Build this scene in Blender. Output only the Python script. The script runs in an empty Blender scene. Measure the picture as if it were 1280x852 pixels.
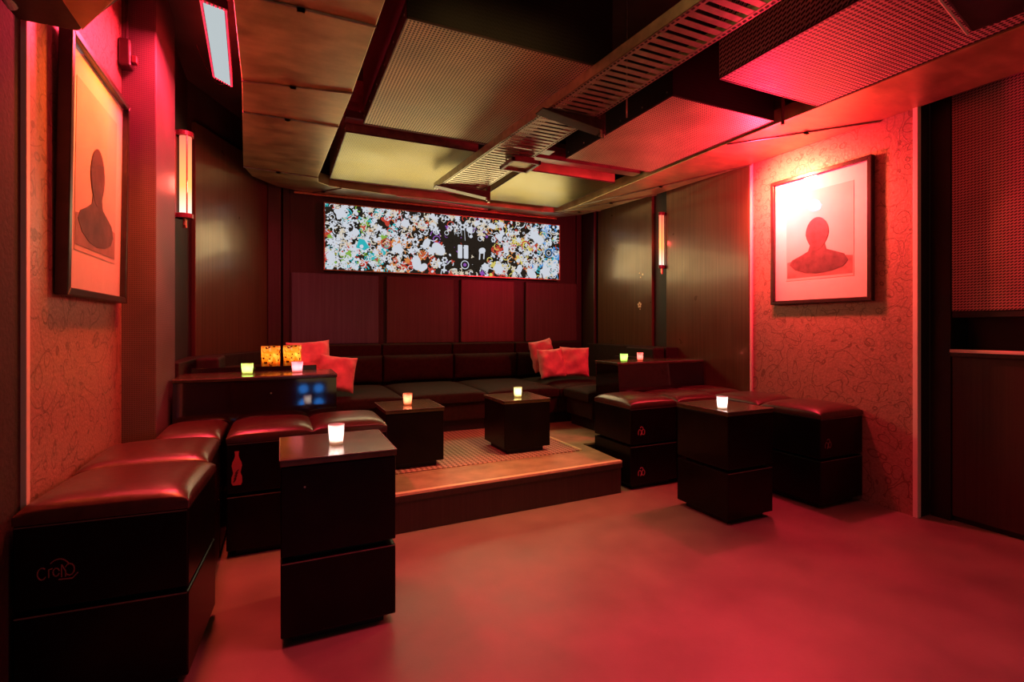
import bpy, bmesh, math, random
from mathutils import Vector, Matrix
random.seed(11)
scene = bpy.context.scene
C = scene.collection
PI = math.pi

# ------------------------------------------------------------------ materials
def nt(name):
    m = bpy.data.materials.new(name); m.use_nodes = True
    n = m.node_tree; b = n.nodes['Principled BSDF']
    return m, n, b
def setp(b, **k):
    for key, v in k.items():
        key = {'base': 'Base Color', 'rough': 'Roughness', 'metal': 'Metallic', 'spec': 'Specular IOR Level',
               'emit': 'Emission Color', 'es': 'Emission Strength', 'coat': 'Coat Weight', 'cr': 'Coat Roughness',
               'sheen': 'Sheen Weight', 'trans': 'Transmission Weight', 'alpha': 'Alpha', 'ior': 'IOR'}[key]
        if key in ('Base Color', 'Emission Color'): v = (*v, 1)
        b.inputs[key].default_value = v
def simple(name, base, rough=.5, metal=0, noise=0, nscale=20, bump=0, **k):
    m, n, b = nt(name); setp(b, base=base, rough=rough, metal=metal, **k)
    L = n.links
    if noise or bump:
        tc = n.nodes.new('ShaderNodeNewGeometry')
        nz = n.nodes.new('ShaderNodeTexNoise'); nz.inputs['Scale'].default_value = nscale; nz.inputs['Detail'].default_value = 6
        L.new(tc.outputs['Position'], nz.inputs['Vector'])
        if noise:
            r = n.nodes.new('ShaderNodeValToRGB')
            r.color_ramp.elements[0].position = .3; r.color_ramp.elements[1].position = .7
            r.color_ramp.elements[0].color = (*[c * (1 - noise) for c in base], 1)
            r.color_ramp.elements[1].color = (*[min(1, c * (1 + noise)) for c in base], 1)
            L.new(nz.outputs['Fac'], r.inputs['Fac']); L.new(r.outputs['Color'], b.inputs['Base Color'])
        if bump:
            bp = n.nodes.new('ShaderNodeBump'); bp.inputs['Strength'].default_value = bump; bp.inputs['Distance'].default_value = .01
            L.new(nz.outputs['Fac'], bp.inputs['Height']); L.new(bp.outputs['Normal'], b.inputs['Normal'])
    return m
def emis(name, col, s=1.0):
    m = bpy.data.materials.new(name); m.use_nodes = True; n = m.node_tree
    n.nodes.remove(n.nodes['Principled BSDF'])
    e = n.nodes.new('ShaderNodeEmission'); e.inputs[0].default_value = (*col, 1); e.inputs[1].default_value = s
    n.links.new(e.outputs[0], n.nodes['Material Output'].inputs[0]); return m
def mth(n, op, a, b=None, c=None):
    x = n.nodes.new('ShaderNodeMath'); x.operation = op
    for i, v in enumerate((a, b, c)):
        if v is None: continue
        if isinstance(v, (int, float)): x.inputs[i].default_value = v
        else: n.links.new(v, x.inputs[i])
    return x.outputs[0]
def mixc(n, f, a, b):
    x = n.nodes.new('ShaderNodeMix'); x.data_type = 'RGBA'
    for i, v in ((0, f), (6, a), (7, b)):
        if isinstance(v, tuple): x.inputs[i].default_value = (*v, 1)
        elif isinstance(v, (int, float)): x.inputs[i].default_value = v
        else: n.links.new(v, x.inputs[i])
    return x.outputs[2]
def perforated(name, base, metal, pitch=.02, hole=.35, rough=.45, deep=1.0):
    """sheet metal with a square grid of round perforations"""
    m, n, b = nt(name); L = n.links
    g = n.nodes.new('ShaderNodeNewGeometry'); s = n.nodes.new('ShaderNodeSeparateXYZ'); L.new(g.outputs['Position'], s.inputs[0])
    k = 2 * PI / pitch
    u = mth(n, 'SINE', mth(n, 'MULTIPLY', mth(n, 'ADD', s.outputs[0], s.outputs[2]), k))
    v = mth(n, 'SINE', mth(n, 'MULTIPLY', mth(n, 'ADD', s.outputs[1], s.outputs[2]), k))
    h = mth(n, 'GREATER_THAN', mth(n, 'ADD', u, v), hole)
    nz = n.nodes.new('ShaderNodeTexNoise'); nz.inputs['Scale'].default_value = 3; nz.inputs['Detail'].default_value = 5
    L.new(g.outputs['Position'], nz.inputs['Vector'])
    bc = mixc(n, nz.outputs['Fac'], tuple(c * .5 for c in base), tuple(min(1, c * 1.45) for c in base))
    L.new(mixc(n, mth(n, 'MULTIPLY', h, deep), bc, (.012, .008, .008)), b.inputs['Base Color'])
    b.inputs['Metallic'].default_value = metal
    L.new(mth(n, 'ADD', mth(n, 'MULTIPLY', nz.outputs['Fac'], .25), rough - .1), b.inputs['Roughness'])
    return m
def wallpaper(name, base, line, sc=5.5, rough=.42):
    m, n, b = nt(name); L = n.links
    g = n.nodes.new('ShaderNodeNewGeometry')
    nz = n.nodes.new('ShaderNodeTexNoise'); nz.inputs['Scale'].default_value = 2.2; nz.inputs['Detail'].default_value = 1
    L.new(g.outputs['Position'], nz.inputs['Vector'])
    ad = n.nodes.new('ShaderNodeVectorMath'); ad.operation = 'MULTIPLY_ADD'; ad.inputs[1].default_value = (.35, .35, .35)
    L.new(nz.outputs['Color'], ad.inputs[0]); L.new(g.outputs['Position'], ad.inputs[2])
    lines = None
    for k, s_ in enumerate((sc, sc * 1.7)):
        vo = n.nodes.new('ShaderNodeTexVoronoi'); vo.inputs['Scale'].default_value = s_
        L.new(ad.outputs[0], vo.inputs['Vector'])
        w = mth(n, 'ABSOLUTE', mth(n, 'SUBTRACT', mth(n, 'FRACT', mth(n, 'MULTIPLY', vo.outputs['Distance'], 2.4 - k * .6)), .5))
        t = mth(n, 'LESS_THAN', w, .035 + .02 * k)
        lines = t if lines is None else mth(n, 'MAXIMUM', lines, t)
    gr = n.nodes.new('ShaderNodeTexNoise'); gr.inputs['Scale'].default_value = 70; gr.inputs['Detail'].default_value = 4
    L.new(g.outputs['Position'], gr.inputs['Vector'])
    bc = mixc(n, gr.outputs['Fac'], tuple(c * .55 for c in base), tuple(min(1, c * 1.45) for c in base))
    L.new(mixc(n, mth(n, 'MULTIPLY', lines, .52), bc, line), b.inputs['Base Color'])
    bp = n.nodes.new('ShaderNodeBump'); bp.inputs['Strength'].default_value = .35; bp.inputs['Distance'].default_value = .006
    L.new(mth(n, 'ADD', gr.outputs['Fac'], lines), bp.inputs['Height']); L.new(bp.outputs['Normal'], b.inputs['Normal'])
    b.inputs['Roughness'].default_value = rough; b.inputs['Metallic'].default_value = .15
    return m
def veneer(name, base, rough=.28, coat=.0, sx=60):
    """dark lacquered board with faint vertical grain"""
    m, n, b = nt(name); L = n.links
    g = n.nodes.new('ShaderNodeNewGeometry'); mp = n.nodes.new('ShaderNodeMapping'); mp.inputs['Scale'].default_value = (sx, sx, 1.2)
    L.new(g.outputs['Position'], mp.inputs['Vector'])
    nz = n.nodes.new('ShaderNodeTexNoise'); nz.inputs['Scale'].default_value = 1; nz.inputs['Detail'].default_value = 4
    L.new(mp.outputs[0], nz.inputs['Vector'])
    n2 = n.nodes.new('ShaderNodeTexNoise'); n2.inputs['Scale'].default_value = 4; n2.inputs['Detail'].default_value = 5
    L.new(g.outputs['Position'], n2.inputs['Vector'])
    L.new(mixc(n, nz.outputs['Fac'], tuple(c * .55 for c in base), tuple(c * 1.45 for c in base)), b.inputs['Base Color'])
    L.new(mth(n, 'ADD', mth(n, 'MULTIPLY', n2.outputs['Fac'], .25), rough - .1), b.inputs['Roughness'])
    bp = n.nodes.new('ShaderNodeBump'); bp.inputs['Strength'].default_value = .12; bp.inputs['Distance'].default_value = .004
    L.new(nz.outputs['Fac'], bp.inputs['Height']); L.new(bp.outputs['Normal'], b.inputs['Normal'])
    b.inputs['Coat Weight'].default_value = coat; b.inputs['Coat Roughness'].default_value = .12
    return m
def sheet(name, base):
    """galvanised duct sheet, streaky and slightly blotched"""
    m, n, b = nt(name); L = n.links
    g = n.nodes.new('ShaderNodeNewGeometry')
    n1 = n.nodes.new('ShaderNodeTexNoise'); n1.inputs['Scale'].default_value = 6; n1.inputs['Detail'].default_value = 8; n1.inputs['Roughness'].default_value = .65
    mp = n.nodes.new('ShaderNodeMapping'); mp.inputs['Scale'].default_value = (1.5, 4, 1); L.new(g.outputs['Position'], mp.inputs['Vector'])
    n2 = n.nodes.new('ShaderNodeTexNoise'); n2.inputs['Scale'].default_value = 3; n2.inputs['Detail'].default_value = 3
    L.new(g.outputs['Position'], n1.inputs['Vector']); L.new(mp.outputs[0], n2.inputs['Vector'])
    f = mth(n, 'MULTIPLY', mth(n, 'ADD', n1.outputs['Fac'], n2.outputs['Fac']), .5)
    r = n.nodes.new('ShaderNodeValToRGB'); r.color_ramp.elements[0].position = .36; r.color_ramp.elements[1].position = .64
    r.color_ramp.elements[0].color = (*[c * .78 for c in base], 1); r.color_ramp.elements[1].color = (*[min(1, c * 1.2) for c in base], 1)
    L.new(f, r.inputs['Fac']); L.new(r.outputs['Color'], b.inputs['Base Color'])
    b.inputs['Metallic'].default_value = .75
    L.new(mth(n, 'ADD', mth(n, 'MULTIPLY', f, .5), .16), b.inputs['Roughness'])
    bp = n.nodes.new('ShaderNodeBump'); bp.inputs['Strength'].default_value = .10; bp.inputs['Distance'].default_value = .02
    L.new(f, bp.inputs['Height']); L.new(bp.outputs['Normal'], b.inputs['Normal'])
    return m
def glassy(name, tint=(1, 1, 1), gloss=.12):
    m = bpy.data.materials.new(name); m.use_nodes = True; n = m.node_tree; n.nodes.remove(n.nodes['Principled BSDF'])
    t = n.nodes.new('ShaderNodeBsdfTransparent'); t.inputs[0].default_value = (*tint, 1)
    g = n.nodes.new('ShaderNodeBsdfGlossy'); g.inputs['Roughness'].default_value = .04
    fr = n.nodes.new('ShaderNodeLayerWeight'); fr.inputs[0].default_value = .5
    mx = n.nodes.new('ShaderNodeMixShader'); n.links.new(mth(n, 'MULTIPLY_ADD', mth(n, 'POWER', fr.outputs['Facing'], 5.0), .35, .015), mx.inputs[0]); n.links.new(t.outputs[0], mx.inputs[1]); n.links.new(g.outputs[0], mx.inputs[2])
    n.links.new(mx.outputs[0], n.nodes['Material Output'].inputs[0]); return m
def frosted(name, col, see=.35, mosaic=False):
    """frosted candle glass that the flame inside lights up"""
    m = bpy.data.materials.new(name); m.use_nodes = True; n = m.node_tree; n.nodes.remove(n.nodes['Principled BSDF'])
    t = n.nodes.new('ShaderNodeBsdfTransparent'); tr = n.nodes.new('ShaderNodeBsdfTranslucent'); g = n.nodes.new('ShaderNodeBsdfGlossy')
    g.inputs['Roughness'].default_value = .08
    t.inputs[0].default_value = (*col, 1)
    if mosaic:
        ge = n.nodes.new('ShaderNodeTexCoord'); vo = n.nodes.new('ShaderNodeTexVoronoi'); vo.inputs['Scale'].default_value = 62; vo.inputs['Randomness'].default_value = .7
        n.links.new(ge.outputs['Object'], vo.inputs['Vector'])
        hs = n.nodes.new('ShaderNodeSeparateColor'); n.links.new(vo.outputs['Color'], hs.inputs[0])
        c1 = mixc(n, hs.outputs[0], (.95, .42, .06), (.95, .85, .45))
        c2 = mixc(n, mth(n, 'GREATER_THAN', hs.outputs[1], .84), c1, (.12, .03, .01))
        n.links.new(c2, tr.inputs[0])
    else: tr.inputs[0].default_value = (*col, 1)
    a = n.nodes.new('ShaderNodeMixShader'); a.inputs[0].default_value = see
    n.links.new(tr.outputs[0], a.inputs[1]); n.links.new(t.outputs[0], a.inputs[2])
    b = n.nodes.new('ShaderNodeMixShader'); b.inputs[0].default_value = .08
    n.links.new(a.outputs[0], b.inputs[1]); n.links.new(g.outputs[0], b.inputs[2])
    n.links.new(b.outputs[0], n.nodes['Material Output'].inputs[0]); return m
def floor_mat():
    m, n, b = nt('worn_resin_floor'); L = n.links
    g = n.nodes.new('ShaderNodeNewGeometry')
    n1 = n.nodes.new('ShaderNodeTexNoise'); n1.inputs['Scale'].default_value = 3.2; n1.inputs['Detail'].default_value = 10
    n2 = n.nodes.new('ShaderNodeTexNoise'); n2.inputs['Scale'].default_value = 90; n2.inputs['Detail'].default_value = 4
    L.new(g.outputs['Position'], n1.inputs['Vector']); L.new(g.outputs['Position'], n2.inputs['Vector'])
    a = mixc(n, n1.outputs['Fac'], (.13, .10, .080), (.37, .29, .225))
    L.new(mixc(n, mth(n, 'MULTIPLY', n2.outputs['Fac'], .35), a, (.22, .17, .13)), b.inputs['Base Color'])
    L.new(mth(n, 'ADD', mth(n, 'MULTIPLY', n1.outputs['Fac'], .3), .28), b.inputs['Roughness'])
    bp = n.nodes.new('ShaderNodeBump'); bp.inputs['Strength'].default_value = .15; bp.inputs['Distance'].default_value = .003
    L.new(n2.outputs['Fac'], bp.inputs['Height']); L.new(bp.outputs['Normal'], b.inputs['Normal'])
    return m
def rug_mat():
    m, n, b = nt('chequer_mat'); L = n.links
    g = n.nodes.new('ShaderNodeNewGeometry'); s = n.nodes.new('ShaderNodeSeparateXYZ'); L.new(g.outputs['Position'], s.inputs[0])
    k = 2 * PI / .055
    p = mth(n, 'MULTIPLY', mth(n, 'SINE', mth(n, 'MULTIPLY', mth(n, 'ADD', s.outputs[0], s.outputs[1]), k * .7)),
            mth(n, 'SINE', mth(n, 'MULTIPLY', mth(n, 'SUBTRACT', s.outputs[0], s.outputs[1]), k * .7)))
    h = mth(n, 'GREATER_THAN', p, .05)
    L.new(mixc(n, h, (.22, .10, .08), (.62, .40, .33)), b.inputs['Base Color'])
    bp = n.nodes.new('ShaderNodeBump'); bp.inputs['Strength'].default_value = .6; bp.inputs['Distance'].default_value = .01
    L.new(h, bp.inputs['Height']); L.new(bp.outputs['Normal'], b.inputs['Normal'])
    b.inputs['Roughness'].default_value = .5
    return m

M = {}
M['floor'] = floor_mat()
M['rug'] = rug_mat()
M['black'] = simple('black_lacquer', (.006, .004, .004), .30, noise=.3, nscale=8, spec=.14)
M['gloss'] = simple('black_gloss_board', (.012, .008, .008), .06, noise=.25, nscale=5, coat=.6, cr=.05)
M['plinth'] = simple('black_plinth', (.008, .006, .006), .6, noise=.2)
M['leather'] = simple('dark_leatherette', (.065, .024, .022), .34, noise=.2, nscale=30, bump=.10, coat=.3, cr=.25)
M['sofa'] = simple('dark_brown_upholstery', (.026, .014, .010), .75, spec=.2, noise=.25, nscale=30, bump=.15)
M['top'] = simple('table_laminate', (.075, .060, .028), .22, noise=.35, nscale=12, coat=.4, cr=.2)
M['edge'] = simple('worn_edge', (.15, .10, .09), .45, noise=.3)
M['pillow'] = simple('coral_cushion_cloth', (.85, .38, .34), .8, noise=.12, nscale=18, bump=.3)
M['pillow_dark'] = simple('dusky_cushion_cloth', (.70, .28, .27), .8, noise=.12, nscale=18, bump=.3)
M['wallpaper'] = wallpaper('scroll_wallpaper', (.42, .23, .18), (.10, .04, .03), 6.0)
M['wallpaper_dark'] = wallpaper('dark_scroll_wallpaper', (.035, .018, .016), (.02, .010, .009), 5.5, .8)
M['veneer'] = veneer('brown_lacquer_panel', (.125, .070, .036), .30, .25)
M['veneer'].node_tree.nodes['Principled BSDF'].inputs['Metallic'].default_value = .35
M['veneer_red'] = veneer('dark_wood_panel', (.040, .024, .016), .45, 0)
M['walldark'] = simple('dark_wall_paint', (.022, .012, .010), .6, noise=.3, nscale=4)
M['ceil'] = simple('black_ceiling_paint', (.030, .018, .016), .75, noise=.4, nscale=3)
M['sheet'] = sheet('galvanised_duct_sheet', (.56, .42, .21))
M['sheetdark'] = simple('duct_side_paint', (.10, .05, .045), .5, metal=.3, noise=.3)
M['sideredd'] = simple('duct_side_reddish', (.22, .12, .11), .45, metal=.3, noise=.25)
M['perf'] = perforated('perforated_cover', (.80, .64, .40), .55, .019, .45)
M['perf_fine'] = perforated('fine_perforated_cover', (.34, .27, .07), .95, .012, .7, .36)
M['perf_black'] = perforated('black_perforated_sheet', (.022, .015, .015), .2, .022, .1)
M['perf_pillar'] = perforated('perforated_pillar_sheet', (.20, .14, .15), .2, .011, .45, .5, .6)
M['trim'] = simple('pale_metal_edge', (.95, .78, .70), .45, metal=0)
M['alu'] = simple('aluminium_nosing', (.95, .78, .50), .4, metal=.25, noise=.1)
M['steel'] = simple('zinc_plated_steel', (.55, .48, .38), .35, metal=.85, noise=.2)
M['darksteel'] = simple('dark_steel', (.08, .05, .045), .4, metal=.6, noise=.2)
M['redpaint'] = simple('red_brown_paint', (.16, .045, .05), .35, noise=.2)
M['frame'] = simple('dark_frame_wood', (.030, .014, .014), .3, noise=.3)
M['mat'] = simple('mount_board', (.80, .76, .70), .7, noise=.03)
M['print'] = simple('print_paper', (.66, .58, .52), .7, noise=.08, nscale=4)
M['ink'] = simple('print_ink', (.10, .055, .055), .6, noise=.4, nscale=14)
M['inkmid'] = simple('print_ink_wash', (.30, .19, .17), .6, noise=.3, nscale=9)
M['pane'] = glassy('picture_glazing')
M['stage'] = simple('step_board', (.42, .32, .20), .45, noise=.25, nscale=7)
M['chip'] = simple('red_emblem_paint', (.75, .10, .14), .5)
M['pinkchip'] = simple('pink_emblem_paint', (.80, .16, .24), .5)
M['dimchip'] = simple('faded_emblem_paint', (.35, .12, .12), .5)
M['wax'] = simple('candle_wax', (.9, .8, .6), .5, emit=(1, .5, .15), es=.8)
M['flame'] = emis('candle_flame', (1, .62, .25), 14)
M['brass'] = simple('copper_fitting', (.75, .35, .22), .3, metal=.8, noise=.2)

# ------------------------------------------------------------------ mesh helpers
def add_box(bm, x0, x1, y0, y1, z0, z1, mi=0):
    vs = [bm.verts.new((x, y, z)) for z in (z0, z1) for y in (y0, y1) for x in (x0, x1)]
    for f in ((0, 2, 3, 1), (4, 5, 7, 6), (0, 1, 5, 4), (2, 6, 7, 3), (0, 4, 6, 2), (1, 3, 7, 5)):
        bm.faces.new([vs[i] for i in f]).material_index = mi
def add_prism(bm, pts, z0, z1, mi=0):
    a = [bm.verts.new((x, y, z0)) for x, y in pts]; b = [bm.verts.new((x, y, z1)) for x, y in pts]; n = len(pts)
    bm.faces.new(a[::-1]).material_index = mi; bm.faces.new(b).material_index = mi
    for i in range(n): bm.faces.new((a[i], a[(i + 1) % n], b[(i + 1) % n], b[i])).material_index = mi
def add_tube(bm, p, q, r, seg=10, mi=0, r2=None):
    p = Vector(p); q = Vector(q); d = (q - p).normalized(); a = d.orthogonal().normalized(); b = d.cross(a); r2 = r if r2 is None else r2
    A = []; B = []
    for i in range(seg):
        t = 2 * PI * i / seg; o = a * math.cos(t) + b * math.sin(t)
        A.append(bm.verts.new(p + o * r)); B.append(bm.verts.new(q + o * r2))
    bm.faces.new(A[::-1]).material_index = mi; bm.faces.new(B).material_index = mi
    for i in range(seg): bm.faces.new((A[i], A[(i + 1) % seg], B[(i + 1) % seg], B[i])).material_index = mi
def add_lathe(bm, prof, seg=24, c=(0, 0, 0)):
    rings = []
    for r, z in prof:
        if r < 1e-6: rings.append([bm.verts.new((c[0], c[1], c[2] + z))])
        else: rings.append([bm.verts.new((c[0] + r * math.cos(2 * PI * i / seg), c[1] + r * math.sin(2 * PI * i / seg), c[2] + z)) for i in range(seg)])
    for a, b in zip(rings, rings[1:]):
        for i in range(seg):
            j = (i + 1) % seg
            if len(a) == 1 and len(b) > 1: bm.faces.new((a[0], b[j], b[i]))
            elif len(b) == 1 and len(a) > 1: bm.faces.new((a[i], a[j], b[0]))
            elif len(a) > 1: bm.faces.new((a[i], a[j], b[j], b[i]))
def finish(name, bm, mats, parent=None, bevel=0, smooth=False, seg=2, loc=None):
    bmesh.ops.recalc_face_normals(bm, faces=bm.faces)
    me = bpy.data.meshes.new(name); bm.to_mesh(me); bm.free()
    for m in (mats if isinstance(mats, (list, tuple)) else [mats]): me.materials.append(M[m] if isinstance(m, str) else m)
    o = bpy.data.objects.new(name, me); C.objects.link(o)
    if parent: o.parent = parent
    if loc: o.location = loc
    if bevel:
        b = o.modifiers.new('bevel', 'BEVEL'); b.width = bevel; b.segments = seg; b.limit_method = 'ANGLE'
    if smooth:
        for p in me.polygons: p.use_smooth = True
    return o
def box(name, dims, m, parent=None, bevel=.004, **k):
    bm = bmesh.new()
    if isinstance(dims[0], (int, float)): dims = [dims]
    for d in dims: add_box(bm, *d)
    return finish(name, bm, m, parent, bevel, **k)
def tag(o, label=None, cat=None, group=None, kind=None):
    for k, v in (('label', label), ('category', cat), ('group', group), ('kind', kind)):
        if v: o[k] = v
    return o
def struct(o, label=None):
    o['kind'] = 'structure'
    if label: o['label'] = label
    return o
def thing(name, loc, label, cat, group=None, rz=0):
    o = bpy.data.objects.new(name, None); C.objects.link(o); o.location = loc; o.rotation_euler.z = rz; o.empty_display_size = .1
    return tag(o, label, cat, group)
def dup(root, loc, label, rz=0, group=None, skip=()):
    c = root.copy(); C.objects.link(c); c.location = loc; c.rotation_euler.z = rz; c['label'] = label
    if group: c['group'] = group
    for ch in root.children:
        if ch.name.split('.')[0] in skip: continue
        d = ch.copy(); C.objects.link(d); d.parent = c
        for g in ch.children:
            e = g.copy(); C.objects.link(e); e.parent = d
    return c
def cushion(name, w, d, z0, z1, m, parent, n=14, puff=1.0, edge=.35):
    """puffed pad, w by d, centred on the parent"""
    bm = bmesh.new(); top = []; bot = []
    for j in range(n + 1):
        rt = []; rb = []
        for i in range(n + 1):
            # denser towards the edges
            u = math.sin((i / n - .5) * PI); v = math.sin((j / n - .5) * PI)
            k = (1 - abs(u) ** 6) * (1 - abs(v) ** 6)
            dome = (1 - u * u) * (1 - v * v)
            h = (z1 - z0) * (edge + (1 - edge) * (.78 * k ** .5 + .22 * dome) * puff)
            x = u * w / 2; y = v * d / 2
            rt.append(bm.verts.new((x, y, z0 + h))); rb.append(bm.verts.new((x, y, z0)))
        top.append(rt); bot.append(rb)
    for j in range(n):
        for i in range(n):
            bm.faces.new((top[j][i], top[j][i + 1], top[j + 1][i + 1], top[j + 1][i]))
            bm.faces.new((bot[j][i], bot[j + 1][i], bot[j + 1][i + 1], bot[j][i + 1]))
    for i in range(n):
        bm.faces.new((top[0][i], bot[0][i], bot[0][i + 1], top[0][i + 1])); bm.faces.new((top[n][i + 1], bot[n][i + 1], bot[n][i], top[n][i]))
        bm.faces.new((top[i + 1][0], bot[i + 1][0], bot[i][0], top[i][0])); bm.faces.new((top[i][n], bot[i][n], bot[i + 1][n], top[i + 1][n]))
    o = finish(name, bm, m, parent, .006, smooth=True, seg=3)
    return o

# ------------------------------------------------------------------ room shell
XL, XR, YB, ZC = -.80, 3.96, 6.15, 3.35
struct(box('floor', (-1.2, 4.7, -3.2, 6.4, -.08, 0), 'floor', bevel=0))
struct(box('ceiling', (-1.2, 4.7, -3.2, 6.4, ZC, ZC + .1), 'ceil', bevel=0))
struct(box('wall_back', (-.9, 4.2, YB, YB + .12, 0, ZC), 'walldark', bevel=0))
# left wall, its papered stretch, trims and the diagonal corner
struct(box('wall_left', (XL - .14, XL - .02, -3.2, YB, 0, ZC), 'walldark', bevel=0))
struct(box('wall_left_papered', (XL - .02, XL, 2.29, 3.45, 0, ZC), 'wallpaper', bevel=0), 'red-lit scroll-patterned wallpaper beside the left picture')
struct(box('wall_left_near', (XL - .02, XL - .004, -3.2, 2.262, 0, ZC), 'wallpaper_dark', bevel=0), 'dark patterned wall at the left edge')
struct(box('trim_1', (XL - .02, XL + .012, 2.262, 2.29, 0, ZC), 'trim', bevel=.002), 'pale upright edge strip on the left wall')
struct(box('wall_left_pier', (XL - .02, -.64, 3.45, 4.02, 0, ZC), 'perf_pillar', bevel=.006), 'pink-lit pier clad in perforated sheet')
bm = bmesh.new(); add_prism(bm, [(-.78, 4.98), (-.70, 4.93), (-.13, 6.10), (-.13, YB), (-.78, YB)], 0, ZC)
struct(finish('wall_left_corner', bm, 'walldark'))
# right wall
struct(box('wall_right', (XR, XR + .12, 1.96, YB, 0, ZC), 'walldark', bevel=0))
struct(box('wall_right_papered', (XR - .012, XR, 1.985, 3.28, 0, ZC), 'wallpaper', bevel=0), 'scroll-patterned wallpaper behind the right picture')
struct(box('trim_2', (XR - .03, XR, 3.28, 3.302, 0, ZC), 'trim', bevel=.002), 'pale strip between brown panel and wallpaper on the right')
struct(box('trim_3', (XR - .03, XR + .01, 1.955, 1.985, 0, ZC), 'trim', bevel=.002), 'pale strip where the right wallpaper ends')
struct(box('wall_right_near', (4.30, 4.42, -3.2, 1.96, 0, ZC), 'walldark', bevel=0))
struct(box('wall_right_jamb', (4.08, 4.30, 1.838, 1.955, 0, ZC), 'plinth', bevel=0), 'black jamb beside the counter opening')
struct(box('wall_front', (-.94, 4.42, -3.3, -3.2, 0, ZC), 'walldark', bevel=0))

def panel(name, x0, x1, y0, y1, z0, z1, m, label, group=None, cat='wall panel'):
    t = thing(name, ((x0 + x1) / 2, (y0 + y1) / 2, z0), label, cat, group)
    box('board', (-(x1 - x0) / 2, (x1 - x0) / 2, -(y1 - y0) / 2, (y1 - y0) / 2, 0, z1 - z0), m, t, .005)
    return t
# lacquered panels on the right wall
o = box('wall_panel', (XR - .035, XR, 3.305, 4.40, .02, 3.0), 'veneer', bevel=.004)
tag(o, 'wide brown lacquered wall panel beside the right wallpaper, right of the tube light', 'wall panel', 'tall lacquered wall panels')
o = box('wall_panel', (XR - .035, XR, 4.64, 5.74, .02, 3.0), 'veneer', bevel=.004)
tag(o, 'brown lacquered wall panel left of the right tube light, with a small starry mark', 'wall panel', 'tall lacquered wall panels')
# little flower and dots stuck on that panel
bm = bmesh.new()
for k in range(5):
    a = k * 2 * PI / 5 + .3; add_tube(bm, (-.001, .022 * math.cos(a), .024 * math.sin(a)), (.003, .022 * math.cos(a), .024 * math.sin(a)), .014, 10)
add_tube(bm, (-.001, -.01, -.05), (.002, -.01, -.05), .008, 8)
for y, z, r in ((-.06, .36, .012), (.0, .38, .008), (-.02, .33, .007)): add_tube(bm, (-.001, y, z), (.002, y, z), r, 8)
f = finish('flower_sticker', bm, 'alu', loc=(XR - .037, 4.86, 1.56)); f.parent = o
# diagonal lacquered panel in the left corner
ang = math.atan2(1.17, .57)
t = thing('wall_panel', (-.415, 5.515, .02), 'brown lacquered wall panel across the left corner behind the tube light', 'wall panel', 'tall lacquered wall panels', ang)
box('board', (-.60, .60, -.035, .0, 0, 3.0), 'veneer', t, .004)
# dark pilasters in the corners of the back wall
for x0, x1, y0, lab in ((-.12, .01, 6.03, 'dark upright board at the left end of the back wall'), (.03, .10, 6.09, 'thin dark upright between corner board and padded panels on the left'),
                    (3.80, 3.88, 6.07, 'dark upright board at the right end of the back wall')):
    tag(box('upright_board', (x0, x1, y0, YB, 0, 3.1), 'veneer_red', bevel=.005), lab, 'board', 'upright boards in the back corners')
tag(box('upright_board', (3.88, XR - .036, 5.76, 6.06, 0, 3.1), 'veneer_red', bevel=.01), 'dark board boxing in the right rear corner', 'board', 'upright boards in the back corners')
# boards around the light box
tag(box('backing_board', (.10, 3.80, 6.10, YB - .001, .25, 3.05), 'veneer_red', bevel=.003), 'wide dark wood board behind the light box and square panels', 'board')
# four square panels under the light box
XS = [(.115, 1.055), (1.15, 1.985), (2.08, 2.82), (2.99, 3.79)]
names = ['greyish dark square wall panel, leftmost under the light box', 'dark square wall panel, second from the left under the light box',
         'reddish square wall panel, third from the left under the light box', 'dark square wall panel, rightmost under the light box']
for (a, b), nm, m in zip(XS, names, ['slate', 'p2', 'p3', 'p2']):
    if m not in M: M[m] = veneer(m + '_panel_wood', {'slate': (.10, .125, .15), 'p2': (.09, .066, .050), 'p3': (.15, .055, .050)}[m], .42, 0, 40)
    tag(box('square_panel', (a, b, 6.055, 6.10, 1.10, 1.90), m, bevel=.008), nm, 'wall panel', 'square panels under the light box')

# ------------------------------------------------------------------ light box with its doodle sheet
EMS = .66
def em(name, c): return emis(name, tuple(x for x in c), 1.0)
cols = [('sheet_dark', (.020, .014, .010)), ('sheet_pale', (.60, .63, .70)), ('sheet_red', (.50, .05, .03)), ('sheet_orange', (.62, .22, .06)),
        ('sheet_teal', (.03, .42, .46)), ('sheet_green', (.22, .40, .06)), ('sheet_yellow', (.62, .52, .12)), ('sheet_blue', (.08, .28, .62)),
        ('sheet_violet', (.25, .08, .40)), ('sheet_cream', (.64, .55, .42)), ('sheet_black', (.010, .008, .006))]
dm = [em(n_, c_) for n_, c_ in cols]
LX0, LX1, LZ0, LZ1 = .458, 3.485, 1.945, 2.685
lb = thing('light_box', ((LX0 + LX1) / 2, 6.10, LZ0), 'long glowing light box covered in white and coloured doodles on the back wall', 'light box')
W, Hh = LX1 - LX0, LZ1 - LZ0
box('housing', (-W / 2 - .012, W / 2 + .012, -.075, 0, -.012, Hh + .012), 'frame', lb, .003)
bm = bmesh.new(); t_ = .012
for d in ((-W / 2 - t_, W / 2 + t_, -.088, -.075, -t_, 0), (-W / 2 - t_, W / 2 + t_, -.088, -.075, Hh, Hh + t_), (-W / 2 - t_, -W / 2, -.088, -.075, 0, Hh), (W / 2, W / 2 + t_, -.088, -.075, 0, Hh)): add_box(bm, *d)
finish('rim', bm, 'brass', lb, .002)
bm = bmesh.new(); rnd = random.Random(5)
Y0 = -.0755
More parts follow.
